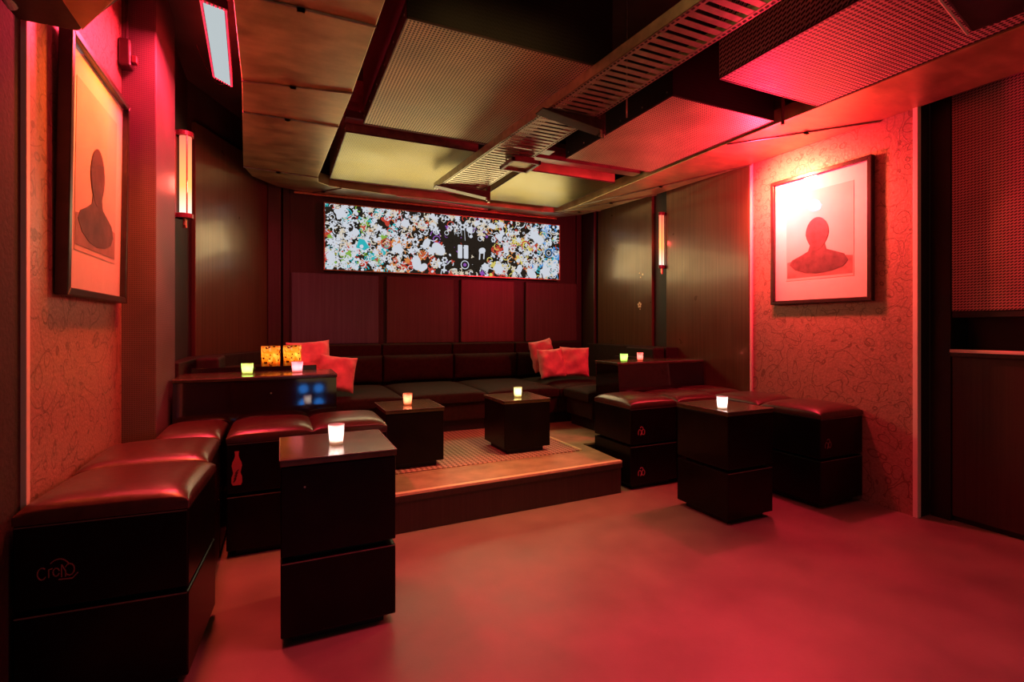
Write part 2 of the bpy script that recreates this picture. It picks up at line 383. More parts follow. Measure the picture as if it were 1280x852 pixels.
def poly(pts, layer, mi):
    # clip to the sheet
    P = [(min(max(x, -W / 2), W / 2), min(max(z, 0), Hh)) for x, z in pts]
    y = Y0 - .0006 * layer
    vs = [bm.verts.new((x, y, z)) for x, z in P]
    try: bm.faces.new(vs).material_index = mi
    except Exception: pass
def disc(x, z, r, layer, mi, n=14, sq=1, rot=0):
    poly([(x + r * math.cos(2 * PI * i / n) * math.cos(rot) - r * sq * math.sin(2 * PI * i / n) * math.sin(rot),
           z + r * math.cos(2 * PI * i / n) * math.sin(rot) + r * sq * math.sin(2 * PI * i / n) * math.cos(rot)) for i in range(n)], layer, mi)
def stroke(pts, w, layer, mi):
    for (a, b), (c, d) in zip(pts, pts[1:]):
        dx, dz = c - a, d - b; l = math.hypot(dx, dz) or 1; nx, nz = -dz / l * w / 2, dx / l * w / 2
        poly([(a + nx, b + nz), (c + nx, d + nz), (c - nx, d - nz), (a - nx, b - nz)], layer, mi); disc(c, d, w / 2, layer, mi, 8)
def ring(x, z, r, w, layer, mi, a0=0, a1=2 * PI, n=18):
    stroke([(x + r * math.cos(a0 + (a1 - a0) * i / n), z + r * math.sin(a0 + (a1 - a0) * i / n)) for i in range(n + 1)], w, layer, mi)
def blob(x, z, r, layer, mi, k=5, amp=.35):
    ph = rnd.random() * 6; n = 22
    poly([(x + r * (1 + amp * math.sin(k * 2 * PI * i / n + ph)) * math.cos(2 * PI * i / n), z + r * (1 + amp * math.sin(k * 2 * PI * i / n + ph)) * math.sin(2 * PI * i / n)) for i in range(n)], layer, mi)
poly([(-W / 2, 0), (W / 2, 0), (W / 2, Hh), (-W / 2, Hh)], 0, 0)
def dark_zone(x, z):     # middle of the sheet stays mostly dark
    return math.exp(-(((x - .17) / .55) ** 2) - (((z - .30) / .36) ** 2))
def hue(x):
    u = (x + W / 2) / W
    if u < .12: ch = [4, 5, 1, 2, 9]
    elif u < .25: ch = [4, 4, 5, 2, 3]
    elif u < .42: ch = [2, 3, 2, 9, 3]
    elif u < .65: ch = [9, 1, 2, 8, 9]
    elif u < .86: ch = [2, 6, 2, 6, 3]
    else: ch = [7, 7, 4, 2, 6]
    return rnd.choice(ch)
# coloured undergrowth
for i in range(420):
    x = rnd.uniform(-W / 2, W / 2); z = rnd.uniform(0, Hh)
    if rnd.random() < dark_zone(x, z) * 1.3: continue
    r = rnd.uniform(.015, .055); mi = hue(x); ly = 1 + (i % 4)
    if rnd.random() < .5: blob(x, z, r, ly, mi, rnd.randint(3, 7))
    else: ring(x, z, r * 1.1, .012, ly, mi, 0, rnd.uniform(3, 6.3))
# pale doodles
for i in range(1150):
    x = rnd.uniform(-W / 2, W / 2); z = rnd.uniform(0, Hh)
    if rnd.random() < dark_zone(x, z) * 1.15: continue
    q = rnd.random(); r = rnd.uniform(.010, .036); mi = 1 if rnd.random() < .85 else 9
    if q < .30: disc(x, z, r * .8, 6, mi, 14, rnd.uniform(.5, 1), rnd.random() * 3)
    elif q < .52: blob(x, z, r * 1.1, 6, mi, rnd.randint(4, 7), .4)
    elif q < .75:
        a = rnd.random() * 6; pts = [(x, z)]
        for k in range(9):
            a += rnd.uniform(-.2, .9); pts.append((pts[-1][0] + .016 * math.cos(a), pts[-1][1] + .016 * math.sin(a)))
        stroke(pts, rnd.uniform(.007, .014), 6, mi)
    elif q < .9: ring(x, z, r * .9, .008, 6, mi)
    else:
        for k in range(6): disc(x + r * math.cos(k * PI / 3), z + r * math.sin(k * PI / 3), r * .5, 6, mi, 10)
# dark gaps and line work over the pale shapes
for i in range(520):
    x = rnd.uniform(-W / 2, W / 2); z = rnd.uniform(0, Hh); q = rnd.random(); mi = rnd.choice([10, 10, 0, hue(x)])
    if q < .45: disc(x, z, rnd.uniform(.004, .013), 8, mi, 9, rnd.uniform(.5, 1), rnd.random() * 3)
    elif q < .75: ring(x, z, rnd.uniform(.012, .03), .005, 8, mi, rnd.random() * 6, rnd.random() * 6 + 2, 10)
    else: blob(x, z, rnd.uniform(.010, .022), 8, mi, 3, .5)
def P(px, py):          # a place on the sheet, in fractions of its width and height (from the top)
    return (-W / 2 + W * px, Hh * (1 - py))
big = [(.055, .13, .075), (.30, .20, .060), (.385, .50, .060), (.435, .58, .090), (.405, .62, .06), (.20, .62, .035), (.185, .50, .03), (.27, .62, .07),
       (.875, .22, .085), (.90, .30, .07), (.705, .30, .06), (.67, .12, .05), (.345, .84, .08), (.37, .9, .06), (.80, .84, .055), (.70, .86, .08), (.64, .84, .06),
       (.93, .86, .09), (.02, .80, .06), (.11, .40, .045), (.57, .22, .05), (.60, .10, .04), (.86, .93, .08)]
for a, b, r in big:
    x, z = P(a, b); blob(x, z, r * .85, 10, 1, rnd.randint(2, 6), rnd.choice([.06, .14, .22]))
for a in (.527, .553):                              # the two upright rounded bars
    x, z = P(a, .60); hw, hh = .030, .085
    pts = []
    for cx, cz, s in ((hw - .012, hh - .012, 0), (-hw + .012, hh - .012, 1), (-hw + .012, -hh + .012, 2), (hw - .012, -hh + .012, 3)):
        for k in range(5):
            t = (s + k / 4) * PI / 2; pts.append((x + cx + .012 * math.cos(t), z + cz + .012 * math.sin(t)))
    poly(pts, 11, 1)
for a in (.50, .515, .53, .545, .56, .575):         # thin drips above them
    stroke([P(a, .12), P(a + .004, rnd.uniform(.3, .42))], .006, 10, 1)
# tooth-like shape, tulip, target rings
x, z = P(.625, .56); blob(x, z, .042, 11, 1, 2, .12); stroke([(x - .03, z), (x - .036, z - .11)], .016, 11, 1); stroke([(x + .03, z), (x + .022, z - .10)], .016, 11, 1)
x, z = P(.735, .48); poly([(x - .05, z + .05), (x - .02, z + .02), (x, z + .06), (x + .02, z + .02), (x + .05, z + .05), (x + .025, z - .07), (x - .025, z - .07)], 11, 1)
x, z = P(.548, .82); disc(x, z, .05, 10, 0, 20); ring(x, z, .05, .010, 11, 1); disc(x, z, .022, 11, 8)
x, z = P(.945, .52); disc(x, z, .055, 10, 0, 20); ring(x, z, .055, .010, 11, 7); ring(x, z, .028, .010, 11, 1)
x, z = P(.225, .55); ring(x, z, .055, .014, 11, 2); ring(x, z, .030, .009, 11, 3); ring(x, z, .012, .008, 11, 2)
x, z = P(.83, .42); ring(x, z, .06, .014, 11, 2, 0, 4); ring(x, z, .04, .012, 11, 6, 1, 5)
x, z = P(.135, .58); poly([(x - .07, z - .05), (x - .04, z + .06), (x + .02, z + .05), (x + .08, z - .04), (x + .02, z - .06)], 11, 4); disc(x - .01, z - .03, .022, 12, 1)
x, z = P(.085, .74); blob(x, z, .03, 11, 5, 3, .3)
x, z = P(.308, .80); blob(x, z, .035, 11, 3, 5, .3)
x, z = P(.625, .95); blob(x, z, .03, 11, 8, 4, .3); x, z = P(.665, .97); disc(x, z, .024, 11, 6)
for v in bm.verts: pass
finish('doodle_sheet', bm, dm, lb)

# ------------------------------------------------------------------ raised lounge floor
rotp = math.radians(2.0)
pl = thing('raised_platform', (0, 0, 0), 'low raised lounge platform with tan step board and bright nosing', 'platform')
pts = [(.638, 3.165), (2.425, 3.225), (2.45, 3.835), (3.90, 3.835), (3.90, 4.205), (3.755, 4.205), (3.755, 6.04), (-.04, 6.04), (-.04, 5.79), (-.34, 5.24), (-.565, 4.70), (-.605, 3.95), (-.605, 3.75), (.638, 3.75)]
bm = bmesh.new(); add_prism(bm, pts, 0, .235); finish('base', bm, 'veneer_red', pl, .004)
bm = bmesh.new(); add_prism(bm, [(.638, 3.190), (2.43, 3.250), (2.45, 3.60), (.62, 3.56)], .235, .2505); finish('step_board', bm, 'stage', pl, .002)
bm = bmesh.new(); add_prism(bm, [(.62, 3.565), (2.45, 3.605), (2.46, 3.835), (3.74, 3.835), (3.74, 5.1), (-.36, 5.1), (-.56, 4.70), (-.60, 3.95), (-.60, 3.75), (.62, 3.75)], .235, .250); finish('deck', bm, 'stage', pl)
bm = bmesh.new(); add_prism(bm, [(.635, 3.155), (2.428, 3.215), (2.43, 3.252), (.637, 3.192)], .236, .2555); finish('nosing', bm, 'alu', pl, .003)
bm = bmesh.new(); add_prism(bm, [(.634, 3.153), (2.427, 3.213), (2.427, 3.223), (.634, 3.163)], .20, .234); finish('nosing_lip', bm, 'veneer_red', pl, .001)
bm = bmesh.new(); add_prism(bm, [(.60, 3.585), (2.30, 3.63), (2.30, 5.0), (-.1, 5.0), (-.1, 3.85), (.60, 3.85)], .250, .257)
tag(finish('rug', bm, 'rug', None, .002), 'red-lit mat with small chequer pattern on the raised platform', 'rug')
bm = bmesh.new(); add_prism(bm, [(2.30, 3.63), (2.325, 3.63), (2.325, 5.0), (2.30, 5.0)], .250, .262); tag(finish('edging_strip', bm, 'alu', None, .002), 'thin metal strip along the right edge of the mat', 'strip')

# ------------------------------------------------------------------ stools, boxes and tables
def emblem_stroke(bm, pts, w, y=0, close=False):
    for (a, b), (c, d) in zip(pts, pts[1:]):
        dx, dz = c - a, d - b; l = math.hypot(dx, dz) or 1; nx, nz = -dz / l * w / 2, dx / l * w / 2; ex, ez = dx / l * w * .3, dz / l * w * .3
        vs = [bm.verts.new((x, y, z)) for x, z in ((a + nx - ex, b + nz - ez), (c + nx + ex, d + nz + ez), (c - nx + ex, d - nz + ez), (a - nx - ex, b - nz - ez))]
        v2 = [bm.verts.new((v.co.x, y + .0015, v.co.z)) for v in vs]
        bm.faces.new(vs); bm.faces.new(v2[::-1])
        for i in range(4): bm.faces.new((vs[i], v2[i], v2[(i + 1) % 4], vs[(i + 1) % 4]))
def arc(cx, cz, rx, rz, a0, a1, n=10): return [(cx + rx * math.cos(a0 + (a1 - a0) * i / n), cz + rz * math.sin(a0 + (a1 - a0) * i / n)) for i in range(n + 1)]
def small_emblem(parent, x, z, y, s=1.0, m='pinkchip', face='front'):
    bm = bmesh.new(); S = .030 * s
    emblem_stroke(bm, [(p[0] * S, p[1] * S) for p in arc(-.5, -.5, .5, .9, 3.6, .6, 9)], .006 * s)
    emblem_stroke(bm, [(p[0] * S, p[1] * S) for p in arc(.1, .6, .5, .5, 2.6, -1.2, 8)], .006 * s)
    emblem_stroke(bm, [(-.2 * S, -1.1 * S), (.25 * S, .2 * S), (.2 * S, -.9 * S)], .006 * s)
    emblem_stroke(bm, [(p[0] * S, p[1] * S) for p in arc(.75, -.3, .4, .7, 1.8, -2.2, 9)], .006 * s)
    o = finish('emblem', bm, m, parent)
    if face == 'left':
        o.rotation_euler.z = -PI / 2; o.location = (y, x, z)
    else: o.location = (x, y, z)
    return o
def script_emblem(parent, x, z, y, m='dimchip'):
    bm = bmesh.new(); w = .0045
    emblem_stroke(bm, arc(-.075, 0, .020, .026, .9, 5.6), w); emblem_stroke(bm, [(-.045, -.02), (-.045, .015), (-.03, .018)], w)
    emblem_stroke(bm, arc(-.012, 0, .014, .018, .3, 5.9), w); emblem_stroke(bm, [(.012, -.024), (.012, .03), (.03, .0), (.03, -.024)], w)
    emblem_stroke(bm, arc(.048, .005, .022, .026, 2.6, -2.6), w); emblem_stroke(bm, arc(.0, -.005, .055, .062, 2.3, .6), w)
    emblem_stroke(bm, [(.0, -.034), (.06, -.036), (.085, -.015)], w)
    o = finish('emblem', bm, m, parent, loc=(x, y, z)); return o
def bottle_emblem(parent, x, z, y):
    bm = bmesh.new()
    prof = [(-.09, .020), (-.075, .027), (-.045, .026), (-.02, .018), (.0, .022), (.02, .026), (.04, .022), (.06, .013), (.075, .009), (.092, .0095), (.094, .011), (.10, .011)]
    R = [(r, zz) for zz, r in prof]; n = len(R)
    # the lower left of the body is left open by a few slanting bands
    for (r0, z0), (r1, z1) in zip(R, R[1:]):
        vs = [bm.verts.new(c) for c in ((-r0, 0, z0), (r0, 0, z0), (r1, 0, z1), (-r1, 0, z1))]; v2 = [bm.verts.new((v.co.x, .0015, v.co.z)) for v in vs]
        bm.faces.new(vs); bm.faces.new(v2[::-1])
        for i in range(4): bm.faces.new((vs[i], v2[i], v2[(i + 1) % 4], vs[(i + 1) % 4]))
    o = finish('emblem', bm, 'chip', parent, loc=(x, y, z))
    b2 = bmesh.new()
    for k in range(4): emblem_stroke(b2, [(-.016 + k * .003, -.07 + k * .016), (-.004 + k * .004, -.052 + k * .016)], .0045, -.0012)
    finish('ribbon_marks', b2, 'black', o)
    return o
BH = .345; PI_ = .045
def make_box(loc, label, w=.485, d=.50, group=None, h=BH, name='stacking_box', rz=0):
    t = thing(name, loc, label, 'box', group, rz)
    box('body', [(-w / 2, w / 2, -d / 2, d / 2, .042, h)], 'black', t, .006)
    box('plinth', [(-w / 2 + PI_, w / 2 - PI_, -d / 2 + PI_, d / 2 - PI_, 0, .042)], 'plinth', t, 0)
    box('edge_line', [(-w / 2 + .004, w / 2 - .004, -d / 2 - .0008, -d / 2 + .002, h - .006, h - .002)], 'edge', t, 0)
    return t
def make_stool(loc, label, w=.485, d=.50, group=None, rz=0):
    t = thing('cushioned_stool', loc, label, 'stool', group, rz); h = .30
    box('body', [(-w / 2, w / 2, -d / 2, d / 2, .018, h)], 'black', t, .006)
    box('plinth', [(-w / 2 + PI_, w / 2 - PI_, -d / 2 + PI_, d / 2 - PI_, 0, .018)], 'plinth', t, 0)
    box('edge_line', [(-w / 2 + .004, w / 2 - .004, -d / 2 - .0008, -d / 2 + .002, h - .008, h - .003)], 'edge', t, 0)
    cushion('seat_cushion', w + .004, d + .004, h, h + .085, 'leather', t)
    return t
GL, GR = 'leather stools along the left wall', 'leather stools along the right wall'
left = [((-.530, 2.405), .51, .51, math.radians(-4), 'red-lit leather stool nearest the camera by the left wall', 'black box under the nearest left stool'),
        ((-.545, 2.94), .50, .50, 0, 'leather stool second from the camera along the left wall', 'black box under the second left stool'),
        ((-.460, 3.46), .33, .50, 0, 'leather corner stool by the left wall, in front of the perforated pier', 'black box under the left corner stool'),
        ((-.045, 3.46), .47, .50, 0, 'leather stool with a bottle emblem, right of the left corner stool', 'black box under the bottle-emblem stool'),
        ((.395, 3.46), .45, .50, 0, 'leather stool with golden sheen beside the step, at the right end of the left stools', 'black box under the golden-sheen stool by the step')]
for (x, y), w, d, rz, lab, lb2 in left:
    s = make_stool((x, y, BH), lab, w - .015, d - .015, GL, rz); b = make_box((x, y, 0), lb2, w - .015, d - .015, 'lower boxes of the left stools', rz=rz)
    if 'nearest' in lab: e_ = script_emblem(s, -.125, .135, -d / 2 + .0055); e_.scale = (.6, 1, .75)
    if 'bottle' in lab: bottle_emblem(s, -.175, .155, -d / 2 + .0055)
right = [((2.755, 3.48), .485, .51, 'leather stool at the left end of the right stools, beside the step', 'black box with pink emblem under the stool beside the step'),
         ((3.245, 3.48), .485, .51, 'leather stool second from the step in the right-hand row', 'black box under the second stool from the step on the right'),
         ((3.705, 3.58), .43, .49, 'leather stool in the right corner behind the others', 'black box under the right corner stool'),
         ((3.705, 3.075), .49, .50, 'leather stool between corner stool and end stool by the right wallpaper', 'black box under the middle stool by the right wallpaper'),
         ((3.705, 2.565), .49, .50, 'leather stool at the near end of the right wall, below the picture', 'black box under the near end stool below the right picture')]
for k, ((x, y), w, d, lab, lb2) in enumerate(right):
    s = make_stool((x, y, BH), lab, w - .01, d - .01, GR); b = make_box((x, y, 0), lb2, w - .01, d - .01, 'lower boxes of the right stools')
    yf = -d / 2 + .0035
    if k == 0: small_emblem(s, -.13, .12, yf); small_emblem(b, -.13, .14, yf)
    if k == 1: small_emblem(s, -.20, .16, yf)
    if k == 4: small_emblem(s, -.16, .12, yf, 1, 'dimchip')
def table_upper(loc, label, w, d, h, group, name='cube_table', g=.042):
    t = thing(name, loc, label, 'table', group)
    box('body', [(-w / 2, w / 2, -d / 2, d / 2, g, h - .03)], 'black', t, .005)
    box('plinth', [(-w / 2 + PI_, w / 2 - PI_, -d / 2 + PI_, d / 2 - PI_, 0, g)], 'plinth', t, 0)
    box('tabletop', [(-w / 2 - .003, w / 2 + .003, -d / 2 - .003, d / 2 + .003, h - .028, h)], 'top', t, .003)
    bm = bmesh.new(); e = .0016; a, b_ = w / 2 + .0035, d / 2 + .0035
    for q in ((-a, a, -b_ - e, -b_ + e), (-a, a, b_ - e, b_ + e), (-a - e, -a + e, -b_, b_), (a - e, a + e, -b_, b_)): add_box(bm, *q, h - .004, h + .0005)
    finish('top_edging', bm, 'edge', t)
    return t
TG = 'black cube tables'
tL = table_upper((.232, 2.455, BH), 'black table with olive sheen at front left, holding a glowing glass', .46, .46, .418, TG, g=.024)
make_box((.232, 2.455, 0), 'black box under the front left table', .46, .46, 'lower boxes of the front tables')
tR = table_upper((2.845, 2.61, BH), 'black table in front of the right stools, holding a glowing glass', .42, .46, .40, TG, g=.024)
make_box((2.845, 2.61, 0), 'black box under the table in front of the right stools', .42, .46, 'lower boxes of the front tables')
for tt, x, z in ((tL, -.14, .30),):
    bm = bmesh.new(); add_tube(bm, (x, -.2335, z), (x, -.226, z), .004, 8); finish('screw', bm, 'steel', tt)
table_upper((.905, 3.88, .257), 'low black cube table on the left of the mat', .43, .44, .44, TG)
table_upper((1.86, 3.95, .257), 'low black cube table on the right of the mat', .42, .44, .44, TG)

# ------------------------------------------------------------------ low partitions and ledges
def partition(x0, x1, y0, y1, z0, z1, label):
    t = thing('partition_counter', ((x0 + x1) / 2, (y0 + y1) / 2, z0), label, 'counter', 'low partition counters'); a, b = (x1 - x0) / 2, (y1 - y0) / 2; h = z1 - z0
    box('body', (-a, a, -b, b, 0, h - .025), 'gloss', t, .004)
    bm = bmesh.new(); zz = .10; q = [(-b - .046, zz), (-b - .003, h - .027), (-b + .002, h - .027), (-b + .002, zz)]
    vs = [bm.verts.new((-a, y_, z_)) for y_, z_ in q]; v2 = [bm.verts.new((a, y_, z_)) for y_, z_ in q]; bm.faces.new(vs); bm.faces.new(v2[::-1])
    for k_ in range(4): bm.faces.new((vs[k_], v2[k_], v2[(k_ + 1) % 4], vs[(k_ + 1) % 4]))
    finish('front_panel', bm, 'gloss', t)  # slanted wedge added so the blue cells mirror toward the camera
    box('countertop', (-a - .006, a + .006, -b - .006, b + .006, h - .025, h), 'top', t, .004)
    box('front_edging', (-a - .005, a + .005, -b - .009, -b - .006, h - .010, h - .003), 'edge', t, .001)
    return t
p = partition(-.615, .365, 3.79, 4.22, .25, .965, 'low black partition counter behind the left stools, reflecting blue lights')
bm = bmesh.new(); add_tube(bm, (.07, -.226, .60), (.07, -.216, .60), .006, 8); finish('screw', bm, 'steel', p)
partition(2.85, 3.90, 3.84, 4.20, .25, .965, 'low black partition counter behind the right stools')
# sofa runs
def sofa(name, x0, x1, y0, y1, label, back, nseg=1):
    """sofa module on the platform; back is the side the backrest stands on"""
    cx, cy = (x0 + x1) / 2, (y0 + y1) / 2; w, d = x1 - x0, y1 - y0
    t = thing(name, (cx, cy, .25), label, 'sofa', 'built-in sofa modules')
    s = 1 if back == 'right' else -1
    if back == 'back':
        box('base', (-w / 2, w / 2, -d / 2 + .10, d / 2, 0, .12), 'plinth', t, 0)
        box('seat_box', (-w / 2, w / 2, -d / 2 + .04, d / 2, .12, .30), 'sofa', t, .01)
        c = cushion('seat_cushion', w - .008, d - .25, .30, .44, 'sofa', t, puff=.8, edge=.55); c.location.y = -.125
        c = cushion('back_cushion', w - .008, .30, -.10, .10, 'sofa', t, puff=.8, edge=.6); c.rotation_euler = (PI / 2, 0, 0); c.location = (0, d / 2 - .20, .57)
        box('backrest', (-w / 2 + .003, w / 2 - .003, d / 2 - .17, d / 2, .30, .85), 'sofa', t, .02, seg=4)
    else:
        box('base', (-w / 2 + (.1 if s > 0 else 0), w / 2 - (.1 if s < 0 else 0), -d / 2, d / 2, 0, .12), 'plinth', t, 0)
        box('seat_box', (-w / 2 + (.04 if s > 0 else 0), w / 2 - (.04 if s < 0 else 0), -d / 2, d / 2, .12, .30), 'sofa', t, .01)
        c = cushion('seat_cushion', w - .25, d - .008, .30, .44, 'sofa', t, puff=.8, edge=.55); c.location.x = -.125 * s
        c = cushion('back_cushion', .30, d - .008, -.10, .10, 'sofa', t, puff=.8, edge=.6); c.rotation_euler = (0, PI / 2 * s, 0); c.location = (s * (w / 2 - .20), 0, .57)
        box('backrest', ((w / 2 - .15) if s > 0 else -w / 2, w / 2 if s > 0 else (-w / 2 + .15), -d / 2 + .003, d / 2 - .003, .30, .82), 'sofa', t, .02, seg=4)
    return t
for a, b, lab in ((.05, 1.06, 'dark sofa module at the left of the back row, behind two coral cushions'), (1.065, 1.90, 'dark sofa module in the middle of the back row under the light box'),
                  (1.905, 2.74, 'dark sofa module right of the middle in the back row')):
    sofa('sofa_module', a, b, 4.72, 6.03, lab, 'back')
    # backs are deep: the seat stands well forward of the wall
sofa('sofa_module', 2.745, 3.75, 4.72, 6.03, 'dark corner sofa module carrying the three coral cushions on the right', 'back')
sofa('sofa_module', 2.78, 3.75, 4.225, 4.71, 'dark sofa module against the right wall behind the right partition', 'right')
sofa('sofa_module', -.555, .36, 4.245, 4.71, 'dark sofa module against the left wall behind the left partition', 'left')
tag(box('wall_ledge', (XR - .20, XR - .036, 4.215, 5.75, 0, 1.075), 'sofa', bevel=.008), 'dark ledge running along the right wall above the sofa', 'ledge', 'ledges behind the sofa')
bm = bmesh.new(); add_prism(bm, [(-.69, 4.03), (-.62, 4.03), (-.575, 4.70), (-.35, 5.25), (-.05, 5.80), (-.05, 6.02), (-.11, 6.02), (-.64, 4.93), (-.69, 4.90)], 0, 1.055)
tag(finish('wall_ledge', bm, 'sofa', None, .008), 'dark bent ledge following the left wall and diagonal corner', 'ledge', 'ledges behind the sofa')
tag(box('shelf_block', (-.57, .27, 4.30, 4.62, 1.075 - .06, 1.075), 'gloss', bevel=.004), 'flat dark shelf board carrying the amber candle holders', 'shelf') if False else None

# ------------------------------------------------------------------ cushions on the sofa
def pillow(loc, size, rot, m, label, thick=.13, seed=0):
    r = random.Random(seed); n = 18; bm = bmesh.new(); T = []; B = []
    ph = [r.random() * 6 for _ in range(6)]
    for j in range(n + 1):
        a = []; b = []
        for i in range(n + 1):
            u = 2 * i / n - 1; v = 2 * j / n - 1
            prof = max(0, (1 - u ** 4) * (1 - v ** 4)) ** .55
            pin = 1 - .075 * (1 - v * v) * abs(u) ** 3 ; pin2 = 1 - .085 * (1 - u * u) * abs(v) ** 3
            x = u * size / 2 * pin; z = v * size / 2 * pin2
            wr = .010 * (math.sin(5 * u + 3 * v + ph[0]) + math.sin(-4 * u + 7 * v + ph[1])) * prof + .006 * math.sin(13 * u * v + ph[2])
            a.append(bm.verts.new((x, -thick / 2 * prof + wr, z))); b.append(bm.verts.new((x, thick / 2 * prof + wr, z)) if 0 < i < n and 0 < j < n else a[-1])
        T.append(a); B.append(b)
    for j in range(n):
        for i in range(n):
            bm.faces.new((T[j][i], T[j][i + 1], T[j + 1][i + 1], T[j + 1][i]))
            q = (B[j][i], B[j + 1][i], B[j + 1][i + 1], B[j][i + 1])
            if len(set(q)) >= 3:
                try: bm.faces.new([v for k, v in enumerate(q) if v not in q[:k]])
                except ValueError: pass
    o = finish('throw_pillow', bm, m, smooth=True); o.location = loc; o.rotation_euler = rot
    sb = o.modifiers.new('sub', 'SUBSURF'); sb.levels = 1; sb.render_levels = 1
    return tag(o, label, 'cushion', 'coral throw cushions')
pillow((.25, 5.02, .98), .40, (math.radians(-14), math.radians(-3), .12), 'pillow', 'coral throw cushion leaning behind the crumpled one at the left of the sofa', seed=1)
pillow((.47, 4.86, .87), .35, (math.radians(-16), math.radians(8), -.1), 'pillow', 'crumpled coral throw cushion in front, by the left partition', seed=2)
pillow((2.93, 5.46, .95), .40, (math.radians(-12), math.radians(-8), .3), 'pillow_dark', 'dusky throw cushion standing behind the other two on the right', seed=3)
pillow((2.86, 5.12, .875), .36, (math.radians(-15), math.radians(-2), .1), 'pillow', 'coral throw cushion at front left of the right-hand trio', seed=4)
pillow((3.16, 5.10, .885), .37, (math.radians(-12), math.radians(2), -.35), 'pillow', 'coral throw cushion at front right of the right-hand trio', seed=5)

# ------------------------------------------------------------------ candle glasses
def lamp_pt(name, loc, col, e, r=.02):
    l = bpy.data.lights.new(name, 'POINT'); l.color = col; l.energy = e; l.shadow_soft_size = r
    o = bpy.data.objects.new(name, l); C.objects.link(o); o.location = loc; return o
def votive(loc, col, label, r=.034, h=.085, pw=.9, lcol=(1, .72, .42), mosaic=False, see=.3, group='small glowing candle glasses', name='candle_glass', taper=.82):
    t = thing(name, loc, label, 'candle', group)
    key = f'g{col}{mosaic}'
    if key not in M: M[key] = frosted('candle_glass_tint', col, see, mosaic)
    bm = bmesh.new(); w = .003
    rb = r * taper
    add_lathe(bm, [(0, 0), (rb, 0), (rb + (r - rb) * .3, h * .3), (r, h), (r - w, h), (rb - w + (r - rb) * .3, h * .3), (rb - w, .006), (0, .006)], 24)
    finish('glass', bm, M[key], t, smooth=True)
    bm = bmesh.new(); add_lathe(bm, [(0, .007), (rb * .80, .007), (rb * .80, h * .24), (rb * .5, h * .25), (0, h * .235)], 20); finish('tealight', bm, 'wax', t, smooth=True)
    bm = bmesh.new(); fz = h * .28; add_lathe(bm, [(0, fz), (.004, fz + .004), (.0055, fz + .010), (.003, fz + .020), (0, fz + .028)], 12); finish('flame', bm, 'flame', t, smooth=True)
    l = lamp_pt('candle_light', (0, 0, h * .62), lcol, pw * .5, .012); l.parent = t
    return t
ZT = .7455
votive((.235, 2.44, ZT + .018), (.90, .90, .95), 'clear glowing candle glass on the front left table', .036, .088, .7, (1, .85, .68))
votive((2.715, 2.50, ZT), (.90, .90, .95), 'clear glowing candle glass on the table before the right stools', .036, .082, 1.0, (1, .88, .75))
votive((.895, 3.87, .698), (.95, .55, .45), 'pinkish glowing candle glass on the left mat table', .036, .088, .9, (1, .62, .42))
votive((1.85, 3.90, .698), (.90, .92, .75), 'pale yellow-green candle glass on the right mat table', .036, .085, .9, (1, .9, .45))
votive((-.21, 4.02, .966), (.72, .92, .50), 'green glowing candle glass on the left partition counter', .040, .075, .9, (.75, 1, .55))
votive((.115, 4.02, .966), (.95, .55, .62), 'pink glowing candle glass on the left partition counter', .040, .078, .9, (1, .6, .6))
votive((2.98, 3.92, .966), (.62, .92, .48), 'green glowing candle glass on the right partition counter', .038, .075, .8, (.65, 1, .5))
votive((3.22, 3.98, .966), (.95, .45, .45), 'red and white candle glass on the right partition counter', .032, .078, .8, (1, .45, .4))
GA = 'amber mosaic candle holders'
hs = votive((-.065, 4.34, 1.0), (.95, .60, .20), 'amber mosaic candle holder on the left, behind the partition', .068, .150, .9, (1, .66, .3), True, .15, GA, 'mosaic_candle_holder', .96)
hs2 = votive((.09, 4.42, 1.0), (.95, .60, .20), 'amber mosaic candle holder on the right, behind the pink glass', .068, .150, .9, (1, .72, .36), True, .15, GA, 'mosaic_candle_holder', .96)
tag(box('shelf_rail', (-.58, .26, 4.235, 4.50, .94, 1.0), 'gloss', bevel=.004), 'dark shelf rail behind the left partition, under the amber holders', 'shelf')

